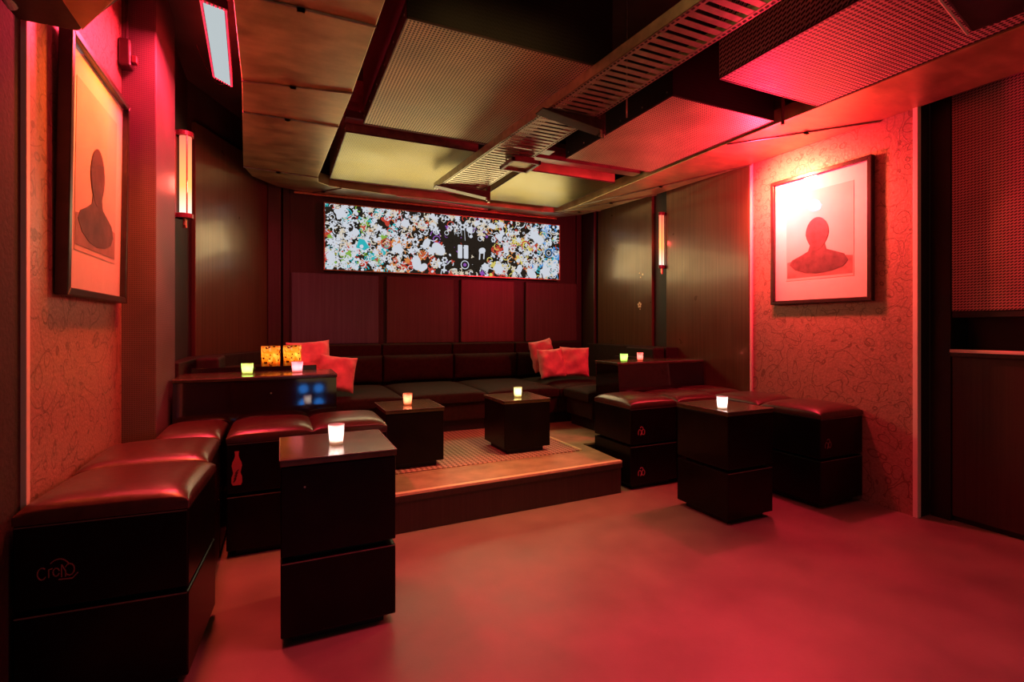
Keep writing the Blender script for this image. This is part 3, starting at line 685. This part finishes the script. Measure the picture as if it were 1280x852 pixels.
# ------------------------------------------------------------------ framed pictures (plain dark bust shape on pale paper)
def picture(name, loc, rz, w, h, label, tilt=0):
    t = thing(name, loc, label, 'picture', 'framed prints'); t.rotation_euler = (tilt, 0, rz); f = .032; dp = .045
    bm = bmesh.new()
    o = [(-w / 2, 0), (w / 2, 0), (w / 2, h), (-w / 2, h)]; i_ = [(-w / 2 + f, f), (w / 2 - f, f), (w / 2 - f, h - f), (-w / 2 + f, h - f)]
    for k in range(4):
        a, b = o[k], o[(k + 1) % 4]; c, d = i_[(k + 1) % 4], i_[k]
        vs = [bm.verts.new((p[0], -dp, p[1])) for p in (a, b, c, d)]; v2 = [bm.verts.new((p[0], 0, p[1])) for p in (a, b, c, d)]
        bm.faces.new(vs); bm.faces.new(v2[::-1])
        for q in range(4): bm.faces.new((vs[q], v2[q], v2[(q + 1) % 4], vs[(q + 1) % 4]))
    finish('frame', bm, 'frame', t, .004)
    box('mount', (-w / 2 + f, w / 2 - f, -.018, -.004, f, h - f), 'mat', t, 0)
    pr = box('print', (-w * .335, w * .335, -.020, -.018, h * .185, h * .86), 'print', t, 0)
    # dark bust: a smooth featureless head on wide shoulders fading to a wash
    def shape(pts, y, m, nm):
        b = bmesh.new(); A = [b.verts.new((x * w, y, z * h)) for x, z in pts]; b.faces.new(A); B_ = [b.verts.new((x * w, y + .001, z * h)) for x, z in pts]; b.faces.new(B_[::-1])
        for k in range(len(A)): b.faces.new((A[k], B_[k], B_[(k + 1) % len(A)], A[(k + 1) % len(A)]))
        return finish(nm, b, m, pr)
    head = [(-.01 + (.115 - (.030 * -math.sin(a) if math.sin(a) < 0 else 0)) * math.cos(a), .525 + .125 * math.sin(a)) for a in [2 * PI * k / 28 for k in range(28)]]
    sh = [(-.30, .31), (-.27, .345), (-.17, .375), (-.10, .40), (-.075, .46), (.06, .46), (.085, .40), (.17, .375), (.25, .35), (.285, .30), (.24, .26), (.13, .235), (0, .225), (-.13, .235), (-.24, .265)]
    shape([(-.325, .205), (.325, .205), (.325, .33), (.2, .345), (-.2, .345), (-.325, .33)], -.0212, 'inkmid', 'wash')
    shape(sh, -.0225, 'ink', 'shoulders'); shape(head, -.0236, 'ink', 'head')
    box('glazing', (-w / 2 + f, w / 2 - f, -.034, -.032, f, h - f), 'pane', t, 0)
    return t
picture('picture_frame', (XR - .013, 2.65, 1.489), -PI / 2 + PI, .83, 1.065, 'framed print of a plain dark bust, brightly lit, on the right wallpaper').rotation_euler = (0, 0, -PI / 2)
picture('picture_frame', (XL + .003, 2.935, 1.425), 0, .84, 1.07, 'framed print of a plain dark bust glowing orange on the left wall').rotation_euler = (math.radians(.8), 0, PI / 2)

# ------------------------------------------------------------------ tube wall lights
def wall_tube(loc, rz, label):
    t = thing('wall_light', loc, label, 'lamp', 'tube wall lights', rz); h = .56; r = .045
    box('back_plate', (-.05, .05, -.02, 0, -.02, h + .02), 'redpaint', t, .004)
    bm = bmesh.new(); add_tube(bm, (0, -.075, .0), (0, -.075, h), r * .85, 20)
    finish('tube', bm, 'tube', t, smooth=False)
    for z0, z1, nm in ((h, h + .035, 'top_cap'), (-.035, 0, 'bottom_cap')):
        bm = bmesh.new(); add_tube(bm, (0, -.07, z0), (0, -.07, z1), r * 1.25, 20); add_box(bm, -.03, .03, -.07, -.005, z0, z1); finish(nm, bm, 'redpaint', t, .003)
    bm = bmesh.new(); add_tube(bm, (.012, -.07, -.10), (.012, -.07, -.035), .014, 12); add_tube(bm, (-.016, -.07, -.085), (-.016, -.07, -.035), .009, 12); finish('cable_gland', bm, 'brass', t, .002)
    bm = bmesh.new()
    for x in (-.046, .046): add_tube(bm, (x, -.09, 0), (x, -.09, h), .005, 8)
    finish('guard_rods', bm, 'brass', t)
    return t
m = bpy.data.materials.new('tube_glow'); m.use_nodes = True; n = m.node_tree; n.nodes.remove(n.nodes['Principled BSDF'])
e = n.nodes.new('ShaderNodeEmission'); n.links.new(e.outputs[0], n.nodes['Material Output'].inputs[0])
tc = n.nodes.new('ShaderNodeTexCoord'); sp = n.nodes.new('ShaderNodeSeparateXYZ'); n.links.new(tc.outputs['Generated'], sp.inputs[0])
rp = n.nodes.new('ShaderNodeValToRGB'); rp.color_ramp.elements[0].color = (.75, .72, .60, 1); rp.color_ramp.elements[1].color = (1.0, .16, .10, 1)
el = rp.color_ramp.elements.new(.35); el.color = (1.0, .45, .12, 1)
n.links.new(sp.outputs[2], rp.inputs[0]); n.links.new(rp.outputs[0], e.inputs[0]); e.inputs[1].default_value = 1.6
M['tube'] = m
wall_tube((-.66, 4.33, 2.12), PI / 2, 'glowing orange tube wall light beyond the perforated pier on the left')
wt = wall_tube((XR - .0, 4.45, 1.99), -PI / 2, 'slim glowing tube wall light between the right wall panels')
wt.scale = (.5, .8, 1)
struct(box('wall_left_recess', (XL - .02, -.70, 4.02, 4.94, 0, ZC), 'walldark', bevel=0), 'dark recess behind the left tube light')
bpy.data.objects['wall_light'].location = (-.70, 4.33, 2.12)

# ------------------------------------------------------------------ ceiling: duct ring, covered units, cable tray
ZR = 2.79
ring_o = [(-.16, 1.0), (-.21, 3.45), (-.31, 5.30), (-.25, 5.62), (-.03, 5.92), (.30, 6.06), (3.40, 6.06), (3.66, 5.72), (3.74, 5.40), (3.86, 4.48), (3.935, 3.28), (3.944, 2.2), (3.944, .2)]
ring_i = [(.46, 1.0), (.42, 3.34), (.345, 5.38), (.36, 5.56), (.47, 5.66), (.60, 5.69), (1.2, 5.75), (3.10, 5.78), (3.24, 5.74), (3.30, 5.62), (3.33, 5.30), (3.31, 3.0), (3.36, .2)]
def duct_section(a, b, label):
    """one length of duct between ring points a and b"""
    t = thing('duct_section', (0, 0, ZR), label, 'duct', 'sheet metal duct sections in the ceiling ring')
    bm = bmesh.new(); po = ring_o[a:b + 1]; pi_ = ring_i[a:b + 1]
    add_prism(bm, po + pi_[::-1], 0, .11); finish('casing', bm, 'sheet', t, .004)
    for k in (a, b):
        bm = bmesh.new()
        if 0 < k < len(ring_o) - 1 or k in (0,):
            p, q = Vector((*ring_o[k], -.006)), Vector((*ring_i[k], -.006)); add_tube(bm, p, q, .006, 6)
            mid = p.lerp(q, .45); add_box(bm, mid.x - .018, mid.x + .018, mid.y - .01, mid.y + .01, -.018, -.006)
            finish('flange', bm, 'steel', t)
    return t
def rs(lst, y, lo=0, hi=4):  # x on an outline at y
    for (x0, y0), (x1, y1) in zip(lst, lst[1:]):
        if y0 <= y <= y1: return x0 + (x1 - x0) * (y - y0) / (y1 - y0)
# resample so the straight runs have the seams the photo shows
def insert(y_list):
    global ring_o, ring_i
    no, ni = [], []
    ys = y_list
    for (o0, i0), (o1, i1) in zip(list(zip(ring_o, ring_i)), list(zip(ring_o, ring_i))[1:]):
        no.append(o0); ni.append(i0)
        for y in ys:
            if abs(o0[0]) < .4 and o0[1] + .05 < y < o1[1] - .05 and o1[1] < 5.4:
                no.append((rs([o0, o1], y), y)); ni.append((rs([i0, i1], y) if i0[1] < y < i1[1] else i0[0], y))
    no.append(ring_o[-1]); ni.append(ring_i[-1]); ring_o, ring_i = no, ni
insert([2.55, 3.95, 4.55])
def idx(pt): return min(range(len(ring_o)), key=lambda k: abs(ring_o[k][0] - pt[0]) + abs(ring_o[k][1] - pt[1]))
i0 = 0; cuts = [0, idx((-.2, 2.55)), idx((-.21, 3.45)), idx((-.25, 3.95)), idx((-.31, 5.30)), idx((.30, 6.06)), idx((3.40, 6.06)), idx((3.74, 5.40)), idx((3.86, 4.48)), idx((3.935, 3.28)), idx((3.944, 2.2)), len(ring_o) - 1]
labs = ['wide duct section at the top left, nearest the camera', 'large duct section of the left run beside the first perforated cover', 'narrow duct section of the left run, third from the camera',
        'long duct section of the left run before the rear corner', 'bent duct section turning the left rear corner', 'long duct section above the light box', 'bent duct section turning the right rear corner',
        'duct section over the first right wall panel', 'duct section over the right tube light and wide panel', 'red-lit duct section above the right picture', 'dark duct section at the right edge, nearest the camera']
for (a, b), l_ in zip(zip(cuts, cuts[1:]), labs): duct_section(a, b, l_)
# small white clip marks / pink reel under the front run
tag(box('batten', (.14, 3.45, 6.02, 6.065, 2.765, 2.788), 'brass', bevel=.004), 'long reddish batten under the rear duct, above the light box', 'batten')

def unit(name, x0, x1, y0, y1, z0, z1, mb, ms, label, group):
    t = thing(name, ((x0 + x1) / 2, (y0 + y1) / 2, z0), label, 'ceiling unit', group); a, b, h = (x1 - x0) / 2, (y1 - y0) / 2, z1 - z0
    box('casing', (-a, a, -b, b, .004, h), ms, t, .003)
    box('bottom_cover', (-a + .002, a - .002, -b + .002, b - .002, 0, .004), mb, t, 0)
    bm = bmesh.new(); e = .006
    for q in ((-a, a, -b, -b + e), (-a, a, b - e, b), (-a, -a + e, -b, b), (a - e, a, -b, b)): add_box(bm, *q, -.003, .008)
    finish('rim', bm, 'sheetdark', t)
    bm = bmesh.new()
    for k in range(6):
        yy = -b + .05 + k * (2 * b - .1) / 5; add_tube(bm, (-a - .004, yy, .04), (-a + .002, yy, .04), .006, 8)
    finish('rivets', bm, 'steel', t)
    return t
GU = 'perforated ceiling units'
unit('ceiling_unit', .556, 1.76, 2.42, 3.82, ZR, 3.30, 'perf', 'perf_black', 'largest perforated ceiling unit, with black mesh front face, left of the cable tray', GU)
unit('ceiling_unit', .455, 1.54, 4.03, 5.37, ZR, 3.2, 'perf_fine', 'sideredd', 'golden rear ceiling unit left of the cable tray', GU)
unit('ceiling_unit', 2.30, 3.25, 2.52, 3.86, ZR, 3.25, 'perf', 'perf_black', 'perforated ceiling unit in the middle right of the cable tray', GU)
unit('ceiling_unit', 2.40, 3.31, .90, 2.235, ZR, 3.25, 'perf_wide', 'perf_wide', 'bright red mesh ceiling unit at top right, nearest the camera', GU) if 'perf_wide' in M else None
M['perf_wide'] = perforated('wide_mesh_cover', (.62, .42, .40), .3, .026, .15, .5)
unit('ceiling_unit', 2.40, 3.31, .90, 2.235, ZR, 3.25, 'perf_wide', 'perf_wide', 'bright red mesh ceiling unit at top right, nearest the camera', GU)
unit('ceiling_unit', 2.11, 3.155, 4.30, 5.50, ZR, 3.1, 'perf_fine', 'sheet', 'golden rear ceiling unit right of the cable tray', GU)
# cross ducts and rods joining units: dark red beams
for d_, l_ in (((.44, 2.2, 3.86, 3.99, 2.84, 2.97), 'dark red cross channel behind the largest ceiling unit'), ((2.0, 3.3, 4.05, 4.20, 2.84, 2.96), 'red-lit cross channel between the right ceiling units'),
              ((.50, 3.3, 5.55, 5.66, 2.86, 2.98), 'dark cross channel before the rear duct')):
    t = thing('cross_channel', ((d_[0] + d_[1]) / 2, (d_[2] + d_[3]) / 2, d_[4]), l_, 'channel', 'cross channels in the ceiling'); a = (d_[1] - d_[0]) / 2
    box('channel', [(-a, a, -.06, .06, 0, .006), (-a, a, -.06, -.052, 0, .12), (-a, a, .052, .06, 0, .12)], 'redpaint', t, .002)
    bm = bmesh.new()
    for k in range(5): add_tube(bm, (-a + .1 + k * (2 * a - .2) / 4, -.066, .05), (-a + .1 + k * (2 * a - .2) / 4, -.058, .05), .008, 6)
    finish('bolt_heads', bm, 'steel', t)
# cable tray
tx = lambda y: (1.60 - .065 * (y - 1.5), 1.90 - .02 * (y - 1.5)); zt = 2.66
tray = thing('cable_tray', (0, 0, zt), 'long slotted metal cable tray running diagonally under the ceiling', 'cable tray')
ya, yb = .6, 4.85
for side, nm in ((0, 'side_rail'), (1, 'side_rail')):
    bm = bmesh.new(); xa, xb = tx(ya)[side], tx(yb)[side]; s = -1 if side == 0 else 1
    def quadbox(x0a, x1a, x0b, x1b, z0, z1):
        vs = [bm.verts.new(c) for c in ((x0a, ya, z0), (x1a, ya, z0), (x1b, yb, z0), (x0b, yb, z0), (x0a, ya, z1), (x1a, ya, z1), (x1b, yb, z1), (x0b, yb, z1))]
        for f in ((0, 3, 2, 1), (4, 5, 6, 7), (0, 1, 5, 4), (1, 2, 6, 5), (2, 3, 7, 6), (3, 0, 4, 7)): bm.faces.new([vs[i] for i in f])
    quadbox(xa, xa - s * .035, xb, xb - s * .035, 0, .003); quadbox(xa, xa - s * .003, xb, xb - s * .003, 0, .06); quadbox(xa, xa - s * .014, xb, xb - s * .014, .057, .06)
    finish(nm, bm, 'steel', tray)
bm = bmesh.new(); y = ya
for k in range(74):
    y = ya + .02 + k * .0573; x0, x1 = tx(y); add_box(bm, x0 + .03, x1 - .03, y, y + .034, .001, .004)
finish('slotted_floor', bm, 'steel', tray)
for side in (0, 1):
    bm = bmesh.new()
    for k in range(150):
        y = ya + .01 + k * .0283; xs = tx(y)[0] + .010 if side == 0 else tx(y)[1] - .020; add_box(bm, xs, xs + .010, y, y + .016, -.0012, .001)
    finish('rail_slots', bm, 'plinth', tray)
for y, l_ in ((2.80, 'triangular bracket holding the cable tray in the middle'), (4.72, 'triangular bracket holding the rear end of the cable tray')):
    x0, x1 = tx(y); t = thing('tray_bracket', (x0, y, zt), l_, 'bracket', 'cable tray brackets'); w = x1 - x0 + .06
    bm = bmesh.new()
    vs = [bm.verts.new(c) for c in ((-.04, -.05, -.004), (w, -.05, -.004), (w, -.05, -.075), (-.04, -.05, -.012))]; v2 = [bm.verts.new((v.co.x, .05, v.co.z)) for v in vs]
    bm.faces.new(vs); bm.faces.new(v2[::-1])
    for q in range(4): bm.faces.new((vs[q], v2[q], v2[(q + 1) % 4], vs[(q + 1) % 4]))
    finish('arm', bm, 'darksteel', t, .003)
    bm = bmesh.new(); add_box(bm, w - .005, w + .03, -.02, .02, -.09, .62); finish('hanger', bm, 'darksteel', t, .003)
    bm = bmesh.new(); add_tube(bm, (w + .012, -.012, -.11), (w + .012, -.012, -.088), .014, 6); add_tube(bm, (w - .02, -.04, -.10), (w - .02, -.04, -.07), .008, 6); finish('nut', bm, 'steel', t)
# small floodlight (dark, off) hanging below the tray
t = thing('floodlight', (1.765, 3.68, 2.60), 'small square floodlight with red frame hanging under the cable tray', 'lamp')
bm = bmesh.new()
for q in ((-.125, .125, -.13, -.105), (-.125, .125, .105, .13), (-.125, -.10, -.13, .13), (.10, .125, -.13, .13)): add_box(bm, *q, -.01, .02)
finish('frame', bm, 'redpaint', t, .004); box('lens', (-.1, .1, -.105, .105, .004, .01), 'sheet', t, 0); box('body', (-.09, .09, -.09, .09, .02, .055), 'redpaint', t, .01)
bm = bmesh.new(); add_tube(bm, (-.10, .05, .03), (-.10, .05, .10), .006, 8); add_tube(bm, (.10, .05, .03), (.10, .05, .10), .006, 8); finish('hanger', bm, 'steel', t)
# hook on the side of the rear right unit
bm = bmesh.new(); prev = None
for k in range(14):
    a = PI * 1.6 * k / 13 + PI * .2; p = Vector((2.105 - .02, 4.36 + .05 * math.cos(a), 2.83 + .05 * math.sin(a)))
    if prev is not None: add_tube(bm, prev, p, .004, 6)
    prev = p
tag(finish('hook', bm, 'darksteel'), 'small dark wire hook on the side of the rear right ceiling unit', 'hook')
# threaded rods and drops seen around the tray
for x, y, z0, l_ in ((1.96, 2.55, 2.60, 'thin rod hanging beside the cable tray, left of the red mesh unit'), (3.26, 2.46, 2.74, 'short dark threaded rod beside the middle right ceiling unit')):
    bm = bmesh.new(); add_tube(bm, (x, y, z0), (x, y, 3.34), .005 if x < 3 else .012, 8); tag(finish('threaded_rod', bm, 'steel' if x < 3 else 'redpaint'), l_, 'rod', 'threaded rods')
# LED panel glowing above the left duct
lp = thing('led_panel', (-.335, 3.55, 2.985), 'long pale glowing lamp panel with red rim on the ceiling at top left', 'lamp')
M['ledcore'] = emis('led_core', (.50, .56, .58), 1.0); M['ledrim'] = emis('led_rim', (1.0, .02, .05), 3.0)
bm = bmesh.new(); add_prism(bm, [(-.03, -.49), (.065, -.46), (.02, .48), (-.065, .38)], 0, .004); finish('diffuser', bm, 'ledcore', lp)
bm = bmesh.new(); add_prism(bm, [(-.045, -.52), (.082, -.475), (.034, .505), (-.080, .39)], .0045, .05); finish('housing', bm, 'redpaint', lp)
bm = bmesh.new(); Q = [(-.038, -.505), (.073, -.468), (.028, .492), (-.073, .386)]
for k in range(4):
    a, b = Vector((*Q[k], .0)), Vector((*Q[(k + 1) % 4], .0)); nn = int((b - a).length / .02) + 1
    for q in range(nn):
        p = a.lerp(b, (q + .5) / nn); add_box(bm, p.x - .003, p.x + .003, p.y - .004, p.y + .004, -.003, .004)
finish('rim_diodes', bm, 'ledrim', lp)
for x, y in ((-.30, 3.2), (-.36, 3.9)):
    pass
bm = bmesh.new(); prev = None
for k in range(12):
    a = k / 11; p = Vector((-.33 - .22 * a, 4.02 + .25 * a + .12 * math.sin(PI * a), 3.0 + .34 * a - .06 * math.sin(PI * a)))
    if prev is not None: add_tube(bm, prev, p, .004, 6)
    prev = p
tag(finish('lamp_cable', bm, 'redpaint'), 'thin cable curving from the glowing lamp panel to the ceiling', 'cable')
# clamp on the wall above the left picture
t = thing('wall_box', (XL + .003, 3.405, 2.72), 'small dark junction box high on the left wall by the pier', 'box')
box('body', (0, .055, -.04, .04, 0, .15), 'frame', t, .01); box('cable_clamp', (.055, .08, -.02, .02, .03, .07), 'redpaint', t, .004)
bm = bmesh.new(); add_tube(bm, (.03, 0, .15), (.03, 0, .63), .008, 8); finish('conduit', bm, 'frame', t)
# hung loudspeaker at the top left
sp_ = thing('loudspeaker', (-.6, 1.8, 2.30), 'dark angular cabinet hanging at the top left corner, seen from below', 'loudspeaker')
bm = bmesh.new(); add_prism(bm, [(-.18, .37), (-.02, .37), (.185, .06), (.30, -.12), (.30, -.55), (-.18, -.55)], 0, .5); finish('cabinet', bm, 'topbox', sp_, .008) if 'topbox' in M else finish('cabinet', bm, 'veneer_red', sp_, .008)
bm = bmesh.new(); add_prism(bm, [(.0, .33), (.17, .05), (.28, -.14), (.28, -.52), (.06, -.52), (.0, .0)], -.012, .0); finish('underside_plate', bm, 'sheet', sp_, .003)
bm = bmesh.new(); add_lathe(bm, [(.085, -.012), (.08, -.022), (.05, -.02), (.045, -.010)], 24, (.15, -.12, 0)); finish('port', bm, 'plinth', sp_)
bm = bmesh.new()
for x in (-.1, .2): add_tube(bm, (x, -.1, .5), (x, -.1, 1.04), .01, 8)
finish('hanger', bm, 'darksteel', sp_)
# dark hung box at the top right
t = thing('hanging_projector', (2.44, .93, 2.50), 'black box hanging at the top right with a bright pink lower edge', 'projector')
bm = bmesh.new(); add_prism(bm, [(-.36, .06), (.13, .16), (.16, -.05), (.10, -.5), (-.30, -.55)], 0, .20); finish('case', bm, 'plinth', t, .01)
bm = bmesh.new(); add_tube(bm, (-.34, .075, .0), (.125, .168, .0), .005, 8); finish('lower_edge', bm, 'trim', t)
bm = bmesh.new(); add_tube(bm, (-.1, -.2, .2), (-.1, -.2, .84), .014, 8); finish('mount_pole', bm, 'darksteel', t)
# rod at the far top left
t = thing('pipe', (-.76, 1.95, 2.28), 'thin metal pipe with bright end fitting at the top left edge', 'pipe')
bm = bmesh.new(); add_tube(bm, (-.02, -.30, .21), (0, .09, .03), .008, 10); finish('tube', bm, 'steel', t)
bm = bmesh.new(); add_tube(bm, (-.0, .08, .035), (.004, .125, .012), .014, 10); finish('end_fitting', bm, 'trim', t)

# ------------------------------------------------------------------ counter opening on the right
ct = thing('bar_counter', (4.09, .8, 0), 'dark bar counter with glowing red top edge at the right side', 'counter')
box('front_panel', (0, .03, -2.4, 1.035, .035, 1.10), 'counterfront' if 'counterfront' in M else 'veneer_red', ct, .004)
box('countertop', (-.02, .20, -2.4, 1.035, 1.10, 1.15), 'veneer_red', ct, .004)
box('top_edge_strip', (-.032, -.02, -2.4, 1.035, 1.128, 1.15), 'trim', ct, .003)
box('plinth', (.02, .04, -2.4, 1.035, 0, .035), 'plinth', ct, 0)
M['perf_red'] = perforated('ribbed_mesh_screen', (.50, .22, .25), .3, .018, .4, .4)
tag(box('mesh_screen', (4.085, 4.11, -1.6, 1.835, 1.402, 3.2), 'perf_red', bevel=.003), 'red-lit mesh screen above the bar counter at the right edge', 'screen')
tag(box('upper_shelf', (4.09, 4.29, -1.6, 1.835, 1.36, 1.40), 'plinth', bevel=.003), 'black board closing the bottom of the mesh screen', 'board')

# unseen blue four-cell source added behind the camera to mirror in the left partition
t = thing('blue_reflection_source', (.50, -2.05, 0), 'added unseen black stand with four blue cells behind the camera, mirrored in the left partition', 'lamp')
box('case', (-.26, .26, -.06, 0, .68, 1.18), 'black', t, .01); box('stand', [(-.02, .02, -.05, -.01, 0, .68), (-.2, .2, -.2, .14, 0, .02)], 'black', t, .004)
M['bluecell'] = emis('blue_cell', (.03, .25, .85), 8)
for x in (-.125, .125):
    for z in (.785, 1.035):
        bm = bmesh.new(); add_tube(bm, (x, .0, z + .02), (x, .01, z + .02), .075, 20); finish('cell', bm, 'bluecell', t)

# ------------------------------------------------------------------ lights
def area(name, loc, target, sx, sy, col, e, spread=180):
    l = bpy.data.lights.new(name, 'AREA'); l.shape = 'RECTANGLE'; l.size = sx; l.size_y = sy; l.color = col; l.energy = e; l.spread = math.radians(spread)
    o = bpy.data.objects.new(name, l); C.objects.link(o); o.location = loc
    o.rotation_euler = (Vector(target) - Vector(loc)).to_track_quat('-Z', 'Y').to_euler(); return o
def spot(name, loc, target, col, e, ang, blend=.5, r=.04):
    l = bpy.data.lights.new(name, 'SPOT'); l.color = col; l.energy = e; l.spot_size = math.radians(ang); l.spot_blend = blend; l.shadow_soft_size = r
    o = bpy.data.objects.new(name, l); C.objects.link(o); o.location = loc
    o.rotation_euler = (Vector(target) - Vector(loc)).to_track_quat('-Z', 'Y').to_euler(); return o
RED = (1, .02, .13)
# red LED panel at the left
area('led_panel_light', (-.335, 3.55, 2.97), (-.38, 3.45, 0), .10, .95, (1, .03, .07), 75)
spot('led_panel_spill', (-.30, 2.95, 2.74), (-.8, 2.88, 1.85), (1, .14, .015), 125, 92, .8, .06)
# its twin over the right stools
lamp_pt('right_wall_lamp', (3.58, 2.90, 2.36), (1, .02, .07), 105, .05)
spot('right_picture_spot', (3.42, 3.05, 2.66), (3.96, 2.86, 2.36), (1, .12, .055), 340, 105, 1.0, .05)
# tube lights
lamp_pt('left_tube_glow', (-.58, 4.30, 2.32), (1, .12, .08), 9, .06)
lamp_pt('right_tube_glow', (3.84, 4.50, 2.25), (1, .06, .07), 2.5, .03)
# unseen red fills added above the foreground floor
area('red_floor_fill', (2.0, 1.0, 2.76), (2.0, 1.05, 0), .9, .7, RED, 13, 100)
area('red_floor_fill', (.95, 1.75, 2.76), (1.05, 1.75, 0), .6, .4, (1, .015, .10), 15, 88)
area('warm_step_fill', (2.10, 3.05, 2.82), (1.45, 3.45, .2), .15, .15, (1, .62, .20), 5, 66)  # unseen warm fill added to brown the step board and nosing
area('warm_floor_fill', (1.2, 1.7, 3.25), (1.2, 1.9, 0), .8, .6, (1, .55, .16), 3, 120)  # unseen warm fill added over the floor and table tops
# unseen warm fill added behind the camera, mainly for the ceiling metal
area('warm_rear_fill', (1.8, -2.6, 1.5), (1.6, 4, 1.9), 3.0, 1.0, (1, .62, .22), 6)
# light box sheet
area('light_box_glow', (2.0, 5.95, 2.24), (1.9, 3.0, 1.4), 3.0, .5, (1, .80, .34), 21)

w = bpy.data.worlds.new('world'); scene.world = w; w.use_nodes = True
w.node_tree.nodes['Background'].inputs[0].default_value = (.5, .16, .10, 1); w.node_tree.nodes['Background'].inputs[1].default_value = .01

# ------------------------------------------------------------------ camera
th = math.atan(290 / 630)
cam = bpy.data.cameras.new('camera'); co = bpy.data.objects.new('camera', cam); C.objects.link(co)
cam.sensor_width = 36; cam.lens = 36 * 630 / 1280; cam.shift_y = -18 / 1280; cam.clip_start = .05
co.location = (0, 0, 1.3); co.rotation_euler = (PI / 2, 0, -th)
scene.camera = co
vs_ = scene.view_settings; vs_.view_transform = 'Standard'; vs_.look = 'None'; vs_.gamma = 1; vs_.exposure = 0; vs_.use_curve_mapping = False
